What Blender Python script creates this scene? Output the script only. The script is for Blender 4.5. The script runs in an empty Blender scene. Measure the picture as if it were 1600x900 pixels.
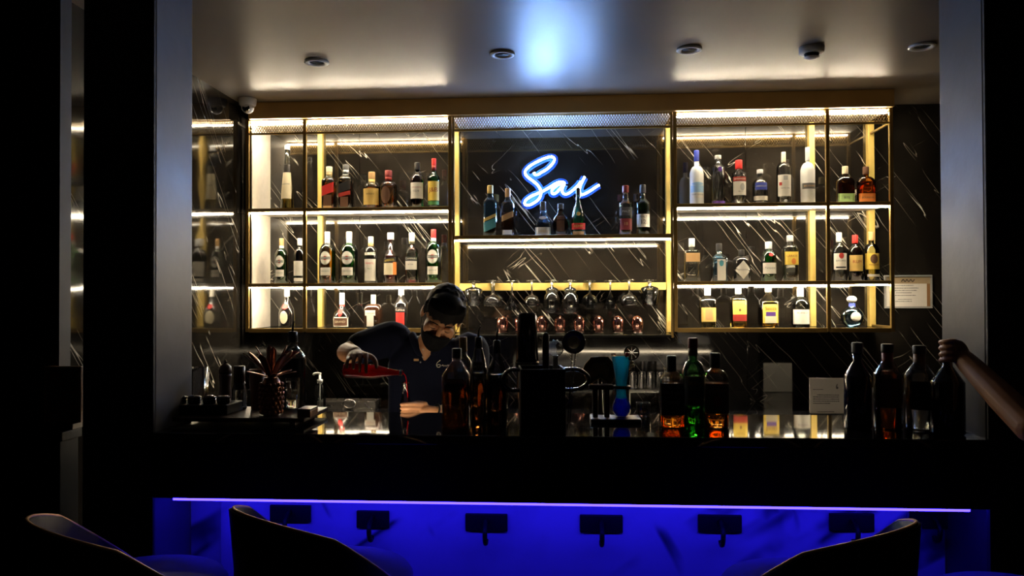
import bpy, bmesh, math, random
from mathutils import Vector, Matrix
random.seed(7)
S = bpy.context.scene
COL = S.collection
PI = math.pi

# ------------------------------------------------------------------ camera
F = 1200.0
EYE = Vector((0, 0, 1.516))
cd = bpy.data.cameras.new('camera'); cam = bpy.data.objects.new('camera', cd); COL.objects.link(cam)
cd.sensor_fit = 'HORIZONTAL'; cd.sensor_width = 36.0; cd.lens = F / 1600 * 36; cd.clip_start = 0.05
RC = (Matrix.Rotation(math.radians(3.81), 4, 'Z') @ Matrix.Rotation(math.radians(90 + 0.72), 4, 'X')
      @ Matrix.Rotation(math.radians(-0.2), 4, 'Z'))
cam.matrix_world = Matrix.Translation(EYE) @ RC
S.camera = cam
R3 = RC.to_3x3()

def at(px, py, Y):
    d = R3 @ Vector(((px - 800) / F, -(py - 450) / F, -1.0))
    return EYE + d * (Y / d.y)

# ------------------------------------------------------------------ world, exposure
w = bpy.data.worlds.new('world'); S.world = w; w.use_nodes = True
w.node_tree.nodes['Background'].inputs[0].default_value = (1.0, 0.72, 0.55, 1)
w.node_tree.nodes['Background'].inputs[1].default_value = 0.0022
S.view_settings.view_transform = 'Standard'; S.view_settings.look = 'None'
S.view_settings.exposure = 0.0; S.view_settings.gamma = 1.0; S.view_settings.use_curve_mapping = False
LED_WARM = 210.0      # shelf strips
LED_BACK = 31.0      # strip under the working side of the counter
LED_BLUE = 26.0      # strip under the counter lip
NEON = 190.0
try:
    S.cycles.caustics_reflective = False; S.cycles.caustics_refractive = False
    S.cycles.sample_clamp_indirect = 8.0; S.cycles.sample_clamp_direct = 0
    S.cycles.max_bounces = 10; S.cycles.transparent_max_bounces = 24
    S.cycles.transmission_bounces = 10; S.cycles.blur_glossy = 0.5
except Exception:
    pass

# ------------------------------------------------------------------ materials
MATS = {}
def mat(key, col, rough=0.5, metal=0.0, trans=0.0, ior=1.45, emit=None, estr=0.0, coat=0.0, spec=0.5, var=0.12, scale=30.0, bump=0.0):
    if key in MATS: return MATS[key]
    m = bpy.data.materials.new(key); m.use_nodes = True; nt = m.node_tree
    b = nt.nodes['Principled BSDF']
    b.inputs['Base Color'].default_value = (*col, 1)
    b.inputs['Metallic'].default_value = metal
    b.inputs['Transmission Weight'].default_value = trans
    b.inputs['IOR'].default_value = ior
    b.inputs['Coat Weight'].default_value = coat
    b.inputs['Specular IOR Level'].default_value = spec
    b.inputs['Roughness'].default_value = rough
    if emit:
        b.inputs['Emission Color'].default_value = (*emit, 1); b.inputs['Emission Strength'].default_value = estr
    tc = nt.nodes.new('ShaderNodeTexCoord')
    if var and not emit and trans == 0:
        n = nt.nodes.new('ShaderNodeTexNoise'); n.inputs['Scale'].default_value = scale; n.inputs['Detail'].default_value = 3
        nt.links.new(tc.outputs['Object'], n.inputs['Vector'])
        r = nt.nodes.new('ShaderNodeMapRange'); r.inputs['To Min'].default_value = rough * (1 - var); r.inputs['To Max'].default_value = min(1, rough * (1 + var))
        nt.links.new(n.outputs['Fac'], r.inputs['Value']); nt.links.new(r.outputs['Result'], b.inputs['Roughness'])
        mx = nt.nodes.new('ShaderNodeMix'); mx.data_type = 'RGBA'
        mx.inputs['A'].default_value = (*[c * (1 - var) for c in col], 1); mx.inputs['B'].default_value = (*[min(1, c * (1 + var)) for c in col], 1)
        nt.links.new(n.outputs['Fac'], mx.inputs['Factor']); nt.links.new(mx.outputs['Result'], b.inputs['Base Color'])
        if bump:
            bp = nt.nodes.new('ShaderNodeBump'); bp.inputs['Strength'].default_value = bump; bp.inputs['Distance'].default_value = 0.01
            nt.links.new(n.outputs['Fac'], bp.inputs['Height']); nt.links.new(bp.outputs['Normal'], b.inputs['Normal'])
    MATS[key] = m
    return m

def thin(key, tint, refl=0.95, rough=0.06, ior=1.85):
    """thin clear glass: lets light straight through, reflects by Fresnel"""
    if key in MATS: return MATS[key]
    m = bpy.data.materials.new(key); m.use_nodes = True; nt = m.node_tree
    nt.nodes.remove(nt.nodes['Principled BSDF'])
    out = nt.nodes['Material Output']
    t = nt.nodes.new('ShaderNodeBsdfTransparent'); t.inputs['Color'].default_value = (*tint, 1)
    g = nt.nodes.new('ShaderNodeBsdfGlossy'); g.inputs['Roughness'].default_value = rough; g.inputs['Color'].default_value = (refl, refl, refl, 1)
    f = nt.nodes.new('ShaderNodeFresnel'); f.inputs['IOR'].default_value = ior
    mx = nt.nodes.new('ShaderNodeMixShader')
    nt.links.new(f.outputs[0], mx.inputs[0]); nt.links.new(t.outputs[0], mx.inputs[1]); nt.links.new(g.outputs[0], mx.inputs[2])
    nt.links.new(mx.outputs[0], out.inputs['Surface'])
    MATS[key] = m
    return m

def marble(key, base, vein, rough, ang, freq, width, thr, bumpy=0.0, cloud=None, spec=0.5, turn=0.0):
    m = bpy.data.materials.new(key); m.use_nodes = True; nt = m.node_tree; N = nt.nodes; L = nt.links
    b = N['Principled BSDF']; b.inputs['Specular IOR Level'].default_value = spec
    tc = N.new('ShaderNodeTexCoord')
    def layer(angle, sx, sz, wd, seed, th, fr, dist=.12):
        mp = N.new('ShaderNodeMapping'); mp.vector_type = 'POINT'
        mp.inputs['Rotation'].default_value = (0, angle, 0)
        mp.inputs['Location'].default_value = (seed, seed * 1.7, seed * .3)
        mp0 = N.new('ShaderNodeMapping'); mp0.inputs['Rotation'].default_value = (0, 0, turn)
        L.new(tc.outputs['Object'], mp0.inputs['Vector']); L.new(mp0.outputs[0], mp.inputs['Vector'])
        mp2 = N.new('ShaderNodeMapping'); mp2.inputs['Scale'].default_value = (sx, 1.0, sz)
        L.new(mp.outputs[0], mp2.inputs['Vector'])
        n = N.new('ShaderNodeTexNoise'); n.inputs['Scale'].default_value = fr; n.inputs['Detail'].default_value = 3.0; n.inputs['Roughness'].default_value = .55; n.inputs['Distortion'].default_value = dist
        L.new(mp2.outputs[0], n.inputs['Vector'])
        s = N.new('ShaderNodeMath'); s.operation = 'SUBTRACT'; s.inputs[1].default_value = .5; L.new(n.outputs['Fac'], s.inputs[0])
        a = N.new('ShaderNodeMath'); a.operation = 'ABSOLUTE'; L.new(s.outputs[0], a.inputs[0])
        mr = N.new('ShaderNodeMapRange'); mr.interpolation_type = 'SMOOTHSTEP'
        mr.inputs['From Min'].default_value = 0; mr.inputs['From Max'].default_value = wd
        mr.inputs['To Min'].default_value = 1; mr.inputs['To Max'].default_value = 0
        L.new(a.outputs[0], mr.inputs['Value'])
        n2 = N.new('ShaderNodeTexNoise'); n2.inputs['Scale'].default_value = 3.2; n2.inputs['Detail'].default_value = 3
        L.new(mp.outputs[0], n2.inputs['Vector'])
        m2 = N.new('ShaderNodeMapRange'); m2.interpolation_type = 'SMOOTHSTEP'
        m2.inputs['From Min'].default_value = th; m2.inputs['From Max'].default_value = th + .12
        L.new(n2.outputs['Fac'], m2.inputs['Value'])
        mu = N.new('ShaderNodeMath'); mu.operation = 'MULTIPLY'; L.new(mr.outputs[0], mu.inputs[0]); L.new(m2.outputs[0], mu.inputs[1])
        return mu
    a = layer(ang, .16, 2.3, width, 3.1, thr, freq)
    c = layer(ang + 1.5, .3, 1.8, width * .6, 11.7, thr + .13, freq * 1.1)
    mxm = N.new('ShaderNodeMath'); mxm.operation = 'MAXIMUM'; L.new(a.outputs[0], mxm.inputs[0]); L.new(c.outputs[0], mxm.inputs[1])
    mix = N.new('ShaderNodeMix'); mix.data_type = 'RGBA'
    mix.inputs['A'].default_value = (*base, 1); mix.inputs['B'].default_value = (*vein, 1)
    if cloud:
        n3 = N.new('ShaderNodeTexNoise'); n3.inputs['Scale'].default_value = 2.5; n3.inputs['Detail'].default_value = 8
        L.new(tc.outputs['Object'], n3.inputs['Vector'])
        mc = N.new('ShaderNodeMix'); mc.data_type = 'RGBA'; mc.inputs['A'].default_value = (*base, 1); mc.inputs['B'].default_value = (*cloud, 1)
        r3 = N.new('ShaderNodeMapRange'); r3.inputs['From Min'].default_value = .45; r3.inputs['From Max'].default_value = .75
        L.new(n3.outputs['Fac'], r3.inputs['Value']); L.new(r3.outputs[0], mc.inputs['Factor']); L.new(mc.outputs['Result'], mix.inputs['A'])
    L.new(mxm.outputs[0], mix.inputs['Factor']); L.new(mix.outputs['Result'], b.inputs['Base Color'])
    n4 = N.new('ShaderNodeTexNoise'); n4.inputs['Scale'].default_value = 9; n4.inputs['Detail'].default_value = 5
    L.new(tc.outputs['Object'], n4.inputs['Vector'])
    r4 = N.new('ShaderNodeMapRange'); r4.inputs['To Min'].default_value = rough * .55; r4.inputs['To Max'].default_value = rough * 1.5
    L.new(n4.outputs['Fac'], r4.inputs['Value']); L.new(r4.outputs[0], b.inputs['Roughness'])
    if bumpy:
        n5 = N.new('ShaderNodeTexNoise'); n5.inputs['Scale'].default_value = 5; n5.inputs['Detail'].default_value = 1
        L.new(tc.outputs['Object'], n5.inputs['Vector'])
        bp = N.new('ShaderNodeBump'); bp.inputs['Strength'].default_value = bumpy; bp.inputs['Distance'].default_value = .02
        L.new(n5.outputs['Fac'], bp.inputs['Height']); L.new(bp.outputs['Normal'], b.inputs['Normal'])
    MATS[key] = m
    return m

M_MARBLE = marble('black_marble', (.0085, .0070, .0056), (.74, .68, .58), .05, math.radians(-52), 3.8, .0042, .43, bumpy=.010, cloud=(.028, .023, .018), spec=.75)
M_MARBLE_SIDE = marble('black_marble_side', (.010, .0085, .007), (.55, .5, .42), .07, math.radians(50), 3.0, .004, .5, bumpy=.08, turn=PI / 2)
M_WMARBLE = marble('white_marble', (.62, .62, .64), (.06, .06, .09), .35, math.radians(32), 1.3, .035, .40, cloud=(.4, .4, .44))
M_CEIL = mat('ceiling_paint', (.27, .228, .185), .36, spec=.6, var=.08, scale=6)
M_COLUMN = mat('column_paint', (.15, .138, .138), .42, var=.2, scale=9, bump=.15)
M_DARKCOL = mat('column_dark', (.018, .014, .012), .6)  # near-black; on the column fronts their unlit shade is put into the colour
M_FLOOR = mat('floor_dark', (.03, .026, .024), .35, scale=4)
M_GOLD = mat('bronze_gold', (.42, .27, .085), .38, metal=.75, var=.2, scale=18)
M_GOLDBR = mat('brushed_gold', (.80, .58, .16), .45, metal=.35, var=.1)
M_CORNICE = mat('cornice_gold', (.52, .31, .095), .5, metal=.1, var=.25, scale=5)
M_WHITEP = mat('white_laminate', (.86, .80, .70), .4)
M_BLACK = mat('black_gloss', (.004, .004, .005), .045, coat=.3, var=.3)
M_BLACKM = mat('black_matt', (.006, .0058, .006), .5, spec=.3)
M_LED = mat('led_warm', (1, .9, .75), emit=(1.0, .86, .62), estr=LED_WARM)
M_LEDB = mat('led_back', (1, .9, .75), emit=(1.0, .80, .52), estr=LED_BACK)
M_BLUE = mat('led_blue', (.2, .2, 1), emit=(.017, .010, 1.0), estr=LED_BLUE)
M_NEON = mat('neon_core', (1, 1, 1), emit=(.28, .50, 1.0), estr=NEON)
M_NEONJ = mat('neon_jacket', (.2, .4, 1), emit=(.04, .16, 1.0), estr=4.0)
M_ACRY = mat('acrylic_halo_blue', (.022, .065, .30), .3)  # backing plate; the halo around the tubes is put into its blue
M_STEEL = mat('steel', (.55, .53, .5), .28, metal=1.0)
M_DSTEEL = mat('dark_steel', (.10, .09, .085), .18, metal=1.0)
M_WOOD = mat('dark_wood', (.06, .028, .014), .4, scale=14)
M_WOOD2 = mat('mid_wood', (.22, .11, .05), .45, scale=14)
M_COPPER = mat('pink_copper', (.82, .40, .34), .16, metal=1.0)
M_GLASS = thin('clear_glass', (.97, .98, .97))
M_GLASSS = thin('crystal', (.95, .95, .94), 1.0, .08, 2.1)
M_PAPER = mat('paper', (.90, .84, .76), .7, var=.04)
M_WPLAST = mat('white_plastic', (.8, .78, .74), .35)
M_INK = mat('ink', (.02, .018, .016), .6)

def glass(k):
    t = {'clear': (.96, .97, .96), 'green': (.42, .85, .42), 'dgreen': (.28, .62, .30), 'blue': (.45, .72, .95), 'amber': (.85, .55, .26),
         'dark': (.10, .07, .05), 'pale': (.92, .95, .90), 'brown': (.55, .32, .16), 'teal': (.30, .75, .55)}[k]
    return thin('glass_' + k, t)
def liquid(k):
    t = {'amber': (.90, .46, .12), 'gold': (.97, .74, .22), 'red': (.95, .10, .07), 'orange': (.97, .42, .08), 'clear': (.95, .96, .95),
         'green': (.25, .80, .22), 'brown': (.42, .15, .04), 'dark': (.10, .04, .02), 'yellow': (.95, .8, .25), 'blue': (.02, .10, .9), 'sky': (.05, .45, .95)}[k]
    return mat('liquid_' + k, t, .0, trans=1.0, ior=1.33)
def opaque(k):
    t = {'frost': (.74, .74, .70), 'black': (.008, .007, .007), 'bottlegreen': (.008, .035, .012), 'navy': (.01, .012, .03), 'brownglass': (.03, .012, .006)}[k]
    return mat('glass_body_' + k, t, .35 if k == 'frost' else .07, coat=0.0 if k == 'frost' else .5)
def paint(k, c, rough=.5, metal=0.0): return mat('paint_' + k, c, rough, metal, var=.06)
PC = {'white': (.74, .70, .61), 'cream': (.80, .70, .48), 'red': (.62, .03, .025), 'black': (.012, .011, .011), 'yellow': (.85, .60, .10), 'gold': (.70, .48, .14),
      'blue': (.04, .06, .35), 'silver': (.6, .6, .6), 'green': (.12, .32, .08), 'limegreen': (.40, .58, .22), 'orange': (.80, .25, .05), 'tan': (.55, .33, .14), 'brown': (.12, .055, .03),
      'maroon': (.22, .03, .03), 'purple': (.10, .04, .25), 'sky': (.35, .55, .75), 'grey': (.4, .39, .37), 'dgrey': (.10, .10, .10), 'teal': (.06, .25, .30), 'dred': (.35, .03, .02)}
def P(k, metal=0.0): return paint(k + ('_metal' if metal else ''), PC[k], .35 if metal else .5, metal)

# ------------------------------------------------------------------ mesh helpers
class MB:
    def __init__(s): s.v = []; s.f = []; s.sm = []
    def add(s, vs, fs, smooth=False):
        o = len(s.v); s.v += [Vector(v) for v in vs]; s.f += [tuple(i + o for i in f) for f in fs]; s.sm += [smooth] * len(fs); return s
    def box(s, lo, hi, bev=0.0, M=None):
        x0, y0, z0 = lo; x1, y1, z1 = hi
        bm = bmesh.new(); bmesh.ops.create_cube(bm, size=1)
        for v in bm.verts: v.co = Vector(((x0 + x1) / 2 + v.co.x * (x1 - x0), (y0 + y1) / 2 + v.co.y * (y1 - y0), (z0 + z1) / 2 + v.co.z * (z1 - z0)))
        if bev: bmesh.ops.bevel(bm, geom=bm.edges[:], offset=bev, segments=2, affect='EDGES', profile=.5)
        bm.verts.index_update()
        s.add([(M @ v.co if M else v.co.copy()) for v in bm.verts], [[v.index for v in f.verts] for f in bm.faces]); bm.free(); return s
    def lathe(s, prof, seg=28, n=2.0, dep=1.0, caps=True, M=None, smooth=True):
        vs = []; fs = []
        for z, r in prof:
            for k in range(seg):
                a = 2 * PI * k / seg; c, q = math.cos(a), math.sin(a)
                vs.append(Vector((r * math.copysign(abs(c) ** (2 / n), c), r * dep * math.copysign(abs(q) ** (2 / n), q), z)))
        for i in range(len(prof) - 1):
            for k in range(seg):
                k2 = (k + 1) % seg; fs.append((i * seg + k, i * seg + k2, (i + 1) * seg + k2, (i + 1) * seg + k))
        if caps: fs.append(tuple(range(seg - 1, -1, -1))); fs.append(tuple((len(prof) - 1) * seg + k for k in range(seg)))
        if M: vs = [M @ v for v in vs]
        return s.add(vs, fs, smooth)
    def tube(s, pts, rad, seg=10, closed=False, flat=None, smooth=True, caps=True):
        pts = [Vector(p) for p in pts]; n = len(pts)
        if not hasattr(rad, '__len__'): rad = [rad] * n
        vs = []; fs = []; prev = None
        for i, p in enumerate(pts):
            if closed: t = pts[(i + 1) % n] - pts[i - 1]
            else: t = pts[min(i + 1, n - 1)] - pts[max(i - 1, 0)]
            t = t.normalized() if t.length > 1e-9 else Vector((0, 0, 1))
            if prev is None:
                a = Vector((0, 0, 1)) if abs(t.z) < .9 else Vector((1, 0, 0))
                u = (a - t * a.dot(t)).normalized()
            else:
                u = prev - t * prev.dot(t); u = u.normalized() if u.length > 1e-6 else t.orthogonal().normalized()
            prev = u; v = t.cross(u)
            for k in range(seg):
                a = 2 * PI * k / seg
                d = u * math.cos(a) * rad[i] + v * math.sin(a) * rad[i]
                if flat: d = d - flat[0] * d.dot(flat[0]) * (1 - flat[1])
                vs.append(p + d)
        m = n if closed else n - 1
        for i in range(m):
            j = (i + 1) % n
            for k in range(seg):
                k2 = (k + 1) % seg; fs.append((i * seg + k, i * seg + k2, j * seg + k2, j * seg + k))
        if caps and not closed: fs.append(tuple(range(seg - 1, -1, -1))); fs.append(tuple((n - 1) * seg + k for k in range(seg)))
        return s.add(vs, fs, smooth)
    def ell(s, c, r, M=None, seg=20, rings=12):
        prof = [(-math.cos(PI * (i + .0) / rings), math.sin(PI * i / rings)) for i in range(rings + 1)]
        prof[0] = (-1, .02); prof[-1] = (1, .02)
        T = Matrix.Translation(Vector(c)) @ Matrix.Diagonal((r[0], r[1], r[2], 1))
        if M: T = M @ T
        return s.lathe(prof, seg, M=T)
    def build(s, name, m, parent=None, loc=None, solid=0.0, sub=0):
        me = bpy.data.meshes.new(name); me.from_pydata([tuple(v) for v in s.v], [], s.f); me.update()
        for p, q in zip(me.polygons, s.sm): p.use_smooth = q
        me.materials.append(m)
        bm = bmesh.new(); bm.from_mesh(me); bmesh.ops.recalc_face_normals(bm, faces=bm.faces); bm.to_mesh(me); bm.free()
        o = bpy.data.objects.new(name, me); COL.objects.link(o)
        if parent: o.parent = parent
        if loc is not None: o.location = loc
        if solid:
            md = o.modifiers.new('solid', 'SOLIDIFY'); md.thickness = solid; md.offset = 0
        return o

def catmull(pts, k=6, closed=False):
    pts = [Vector(p) for p in pts]; n = len(pts); out = []
    for i in range(n if closed else n - 1):
        g = (lambda j: pts[j % n]) if closed else (lambda j: pts[max(0, min(n - 1, j))])
        p0, p1, p2, p3 = g(i - 1), g(i), g(i + 1), g(i + 2)
        for q in range(k):
            t = q / k
            out.append(.5 * ((2 * p1) + (p2 - p0) * t + (2 * p0 - 5 * p1 + 4 * p2 - p3) * t * t + (3 * p1 - p0 - 3 * p2 + p3) * t ** 3))
    if not closed: out.append(pts[-1])
    return out
def lerps(a, k=6):
    out = []
    for i in range(len(a) - 1):
        for q in range(k): out.append(a[i] + (a[i + 1] - a[i]) * q / k)
    return out + [a[-1]]

def tag(o, label, cat, group=None):
    o['label'] = label; o['category'] = cat
    if group: o['group'] = group
    return o
def thing(name, label, cat, loc, rz=0.0, group=None):
    o = bpy.data.objects.new(name, None); COL.objects.link(o); o.empty_display_size = .05
    o.location = loc; o.rotation_euler = (0, 0, rz)
    return tag(o, label, cat, group)
def struct(o): o['kind'] = 'structure'; return o

_txt = {}
def text2d(body):
    if body in _txt: return _txt[body]
    cu = bpy.data.curves.new('lettering', 'FONT'); cu.body = body; cu.resolution_u = 3; cu.align_x = 'CENTER'
    o = bpy.data.objects.new('lettering', cu); COL.objects.link(o)
    dg = bpy.context.evaluated_depsgraph_get(); dg.update()
    me = bpy.data.meshes.new_from_object(o.evaluated_get(dg))
    vs = [(v.co.x, v.co.y) for v in me.vertices]; fs = [tuple(p.vertices) for p in me.polygons]
    bpy.data.objects.remove(o); bpy.data.curves.remove(cu); bpy.data.meshes.remove(me)
    x0 = min(v[0] for v in vs); x1 = max(v[0] for v in vs); y0 = min(v[1] for v in vs); y1 = max(v[1] for v in vs)
    vs = [((x - (x0 + x1) / 2), (y - (y0 + y1) / 2)) for x, y in vs]
    _txt[body] = (vs, fs, x1 - x0, y1 - y0)
    return _txt[body]

# ------------------------------------------------------------------ the setting
YF, YB = 4.46, 4.78
ZC = 1.10                                  # counter top
ZCEIL = at(880, 150, 4.42).z
XWL = at(377.5, 350, YF).x
XR = 4.2
def X(px, Y=YF, py=350): return at(px, py, Y).x
def Z(py, Y=YF): return at(880, py, Y).z

mb = MB()
wx = [XWL - .02, X(562, YB), X(1166, YB), 2.6, XR]
for i in range(4): mb.box((wx[i] + .001, YB, 0), (wx[i + 1] - .001, YB + .06, ZCEIL), .0012)
struct(mb.build('wall_back', M_MARBLE))
mb = MB().box((XWL - .08, 2.52, 0), (XWL, YB, ZCEIL))
struct(mb.build('wall_left', M_MARBLE_SIDE))
mb = MB().box((-4.5, 2.50, 0), (X(108, 2.55), 2.56, ZCEIL)).box((-4.5, -1.5, 0), (-4.4, 2.5, ZCEIL))
struct(mb.build('wall_front_left', M_DARKCOL))
struct(MB().box((XR, -1.5, 0), (XR + .1, YB, ZCEIL)).build('wall_right', M_DARKCOL))
struct(MB().box((-4.5, -1.5, -.1), (XR + .1, YB + .06, 0)).build('floor', M_FLOOR))
struct(MB().box((-4.5, -1.5, ZCEIL), (XR + .1, YB + .06, ZCEIL + .1)).build('ceiling', M_CEIL))
# cornice over the shelves
mb = MB().box((X(389, 4.43), 4.415, Z(177, 4.43)), (X(1398, 4.43), YB, ZCEIL), .003)
struct(mb.build('trim_1', M_CORNICE))
# columns that flank the counter
YC0, YC1 = 2.33, 2.585
xl0, xl1 = X(130, YC0), X(240, YC0, 300)
mb = MB().box((xl0, YC0, 0), (xl1, YC0 + .012, ZCEIL), .002)  # added dark slab: shade of the unlit column front, not a trim
struct(mb.build('column_shade_left', M_DARKCOL))
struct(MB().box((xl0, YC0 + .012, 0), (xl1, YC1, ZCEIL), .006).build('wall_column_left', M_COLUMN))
xr0 = X(1541, YC0, 300)
struct(MB().box((xr0, YC0 + .012, 0), (xr0 + .5, YC1 + .02, ZCEIL), .006).build('wall_column_right', mat('column_shaded_right', (.042, .037, .036), .45, var=.2, scale=9, bump=.15)))  # same paint as the left column, its dimmer light put into a darker colour
struct(MB().box((xr0, YC0, 0), (xr0 + .5, YC0 + .012, ZCEIL), .002).build('column_shade_right', M_DARKCOL))  # added dark slab, shade on the right column's unlit front

# ------------------------------------------------------------------ the counter
bar = thing('bar_counter', 'long black bar counter with a blue-lit white marble front', 'counter', (0, 2.31, 0))
bo = Vector((0, -2.31, 0))
def bbox(name, lo, hi, m, bev=.002, parent=None):
    mb = MB().box(lo, hi, bev); mb.v = [v + bo for v in mb.v]
    return mb.build(name, m, parent or bar)
cx0, cx1 = xl1 + .002, xr0 - .002
bbox('counter_top', (cx0, 2.31, ZC - .03), (cx1, 2.77, ZC), M_BLACK, .003)
bbox('fascia', (cx0, 2.325, .895), (cx1, 2.35, ZC - .031), M_BLACKM)
bbox('led_strip', (X(272, 2.36, 780), 2.352, .881), (X(1514, 2.36, 780), 2.366, .8935), M_BLUE, .001)
sx = [cx0, X(343, 2.55, 850), X(1421, 2.55, 850), cx1]
bbox('front_panel', (sx[0], 2.57, 0), (sx[1] - .004, 2.60, ZC - .035), M_WMARBLE, .003)
bbox('front_panel', (sx[1] + .004, 2.55, 0), (sx[2] - .004, 2.60, ZC - .035), M_WMARBLE, .003)
bbox('front_panel', (sx[2] + .004, 2.59, 0), (sx[3], 2.62, ZC - .035), M_WMARBLE, .003)
bbox('work_shelf', (cx0, 2.625, .88), (cx1, 3.0, .91), M_STEEL)
bbox('work_led_strip', (-1.45, 2.742, 1.033), (1.28, 2.752, 1.043), M_LEDB, .001)
bbox('rear_post', (cx0, 2.90, 0), (cx0 + .05, 2.95, .879), M_BLACKM)
bbox('rear_post', (cx1 - .05, 2.90, 0), (cx1, 2.95, .879), M_BLACKM)

# dark hooks below the counter lip
hk = [(258, 790, 'at the far left end beside the column'), (450, 806, 'second from the left'), (580, 815, 'third from the left'),
      (759, 820, 'left of the middle of the lit panel'), (940, 822, 'right of the middle of the lit panel'), (1127, 822, 'above the left end of the right-hand stool'), (1335, 820, 'above the high back of the right-hand stool'), (1462, 815, 'at the far right beyond the panel seam')]
for i, (px, py, w_) in enumerate(hk):
    Yp = 2.55 if 1 <= i <= 6 else (2.57 if i == 0 else 2.59)
    c = at(px, py, Yp - .03)
    t = thing('bag_hook', 'black bag hook on the blue-lit counter front, ' + w_, 'hook', (c.x, Yp - .0008, c.z), 0, 'bag hooks under the counter lip')
    hw = .02 if i == 0 else (.055 if i == 2 else .07)
    MB().box((-hw, -.012, -.028), (hw, 0, .03), .003).build('back_plate', M_BLACKM, t)
    pts = catmull([(0, -.012, .01), (0, -.045, .0), (0, -.06, -.02), (0, -.05, -.05), (0, -.03, -.06), (0, -.02, -.05)], 5)
    MB().tube(pts, .008, 8).build('hook', M_BLACKM, t)

# ------------------------------------------------------------------ back shelves
Zb, Z2, Z1, Zm, Zt = Z(516), Z(443.5), Z(323.5), Z(201), Z(178.5)
Zcs = Z(370)
ZG = 1.30
PW = .010
def mesh_panel(x0, x1, parent, off):
    z0, z1 = Zm + .008, Zt - .006
    h = z1 - z0; dx = h * .62; st = .0155
    mb = MB(); n = int((x1 - x0) / st) + 8
    for sgn in (1, -1):
        for k in range(-8, n + 8):
            xa = x0 + k * st; xb = xa + sgn * dx
            a = Vector((xa, 0, z0)); b = Vector((xb, 0, z1))
            lo, hi = (a, b) if a.x < b.x else (b, a)
            if hi.x <= x0 or lo.x >= x1: continue
            def clipx(p, q, xx):
                t = (xx - p.x) / (q.x - p.x); return p + (q - p) * t
            if lo.x < x0: lo = clipx(lo, hi, x0)
            if hi.x > x1: hi = clipx(lo, hi, x1)
            d = (hi - lo)
            if d.length < .004: continue
            nrm = Vector((-d.z, 0, d.x)).normalized() * .0016
            y = YF - .004 + (.0016 if sgn > 0 else 0)
            q = [lo + nrm, lo - nrm, hi - nrm, hi + nrm]
            vs = [Vector((p.x, y, p.z)) for p in q] + [Vector((p.x, y + .0014, p.z)) for p in q]
            mb.add([v - off for v in vs], [(0, 1, 2, 3), (7, 6, 5, 4), (0, 4, 5, 1), (1, 5, 6, 2), (2, 6, 7, 3), (3, 7, 4, 0)])
    return mb.build('mesh_panel', M_GOLD, parent)

def unit(label, pxs, shelves, led_z, back_px, side=None, bottom=Zb, pw=PW, cut=(None, None)):
    x0, x1 = X(pxs[0]), X(pxs[-1])
    bl = cut[0] if cut[0] is not None else x0 - pw * .9
    br = cut[1] if cut[1] is not None else x1 + pw * .9
    off = Vector(((x0 + x1) / 2, YF, bottom - .009))
    u = thing('bar_shelf', label, 'shelf', off)
    def bx(name, lo, hi, m, bev=.0015):
        mb = MB().box(lo, hi, bev); mb.v = [v - off for v in mb.v]; return mb.build(name, m, u)
    for p in pxs: bx('post', (X(p) - pw, YF - .01, bottom - .009), (X(p) + pw, YF + .01, Zt + .004), M_GOLD)
    for (p, wd) in back_px: bx('rear_post', (X(p, 4.755) - wd / 2, 4.74, bottom + .009), (X(p, 4.755) + wd / 2, YB - .001, Zt - .01), M_GOLDBR)
    xi0, xi1 = x0 + pw, x1 - pw
    bays = [(X(a) + pw, X(b) - pw) for a, b in zip(pxs[:-1], pxs[1:])]
    bx('top_panel', (bl, YF + .011, Zt - .004), (br, YB - .001, Zt + .004), M_WHITEP)
    for a, b in bays:
        bx('rail', (a, YF - .009, Zt - .006), (b, YF + .01, Zt + .004), M_GOLD)
        bx('rail', (a, YF - .009, Zm - .006), (b, YF + .004, Zm + .006), M_GOLD)
        mesh_panel(a, b, u, off)
    for zc, th, m in shelves:
        bx('shelf_board', (bl, YF + .0115, zc - .006), (br, YB - .001, zc + .008), m, .001)
        for a, b in bays: bx('rail', (a, YF - .009, zc - th), (b, YF + .011, zc + th), M_GOLD if th > .007 else M_BLACKM)
    for zc, ia in led_z:
        for i in ia:
            a, b = bays[i]
            bx('led_strip', (a + .004, YF + .014, zc - .006), (b - .004, YF + .026, zc), M_LED, .001)
    if side == 'left':
        bx('side_panel', (x0 + pw, YF + .028, bottom + .010), (x0 + pw + .006, YB - .002, Zt - .008), M_WHITEP)
    if side == 'right':
        for zc in (bottom + .016, Zm, ):
            bx('side_rail', (x1 - .006, YF + .0115, zc - .006), (x1 + .008, YB - .001, zc + .006), M_GOLD)
    return u, off
M_BOARD = M_WHITEP
M_SMOKE = mat('smoked_glass', (.02, .018, .016), .08)
sh3 = [(Z1, .0105, M_BOARD), (Z2, .0105, M_BOARD), (Zb, .0125, M_SMOKE)]
LZ = [(Zt - .020, (0, 1)), (Z1 - .0145, (0, 1)), (Z2 - .0115, (0, 1))]
uL, _ = unit('gold framed wall shelf left of the neon sign with white side panel', [387, 476.5, 703.5], sh3, LZ, [(501, .030)], 'left', cut=(None, X(714.5, 4.755) - .0145))
uR, _ = unit('gold framed wall shelf right of the neon sign with open end', [1055, 1293.5, 1393], sh3, LZ, [(1268.5, .034), (1361, .036)], 'right', cut=(X(1044.5, 4.755) + .0165, None))
uC, offC = unit('gold framed middle shelf holding the neon sign and hanging glasses', [708.6, 1049.6], [(Zcs, .0115, M_BOARD), (ZG - .008, .006, M_SMOKE)],
                [(Zcs - .0145, (0,))], [(714.5, .026), (1044.5, .030)], None, bottom=ZG - .008, pw=.006)
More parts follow.
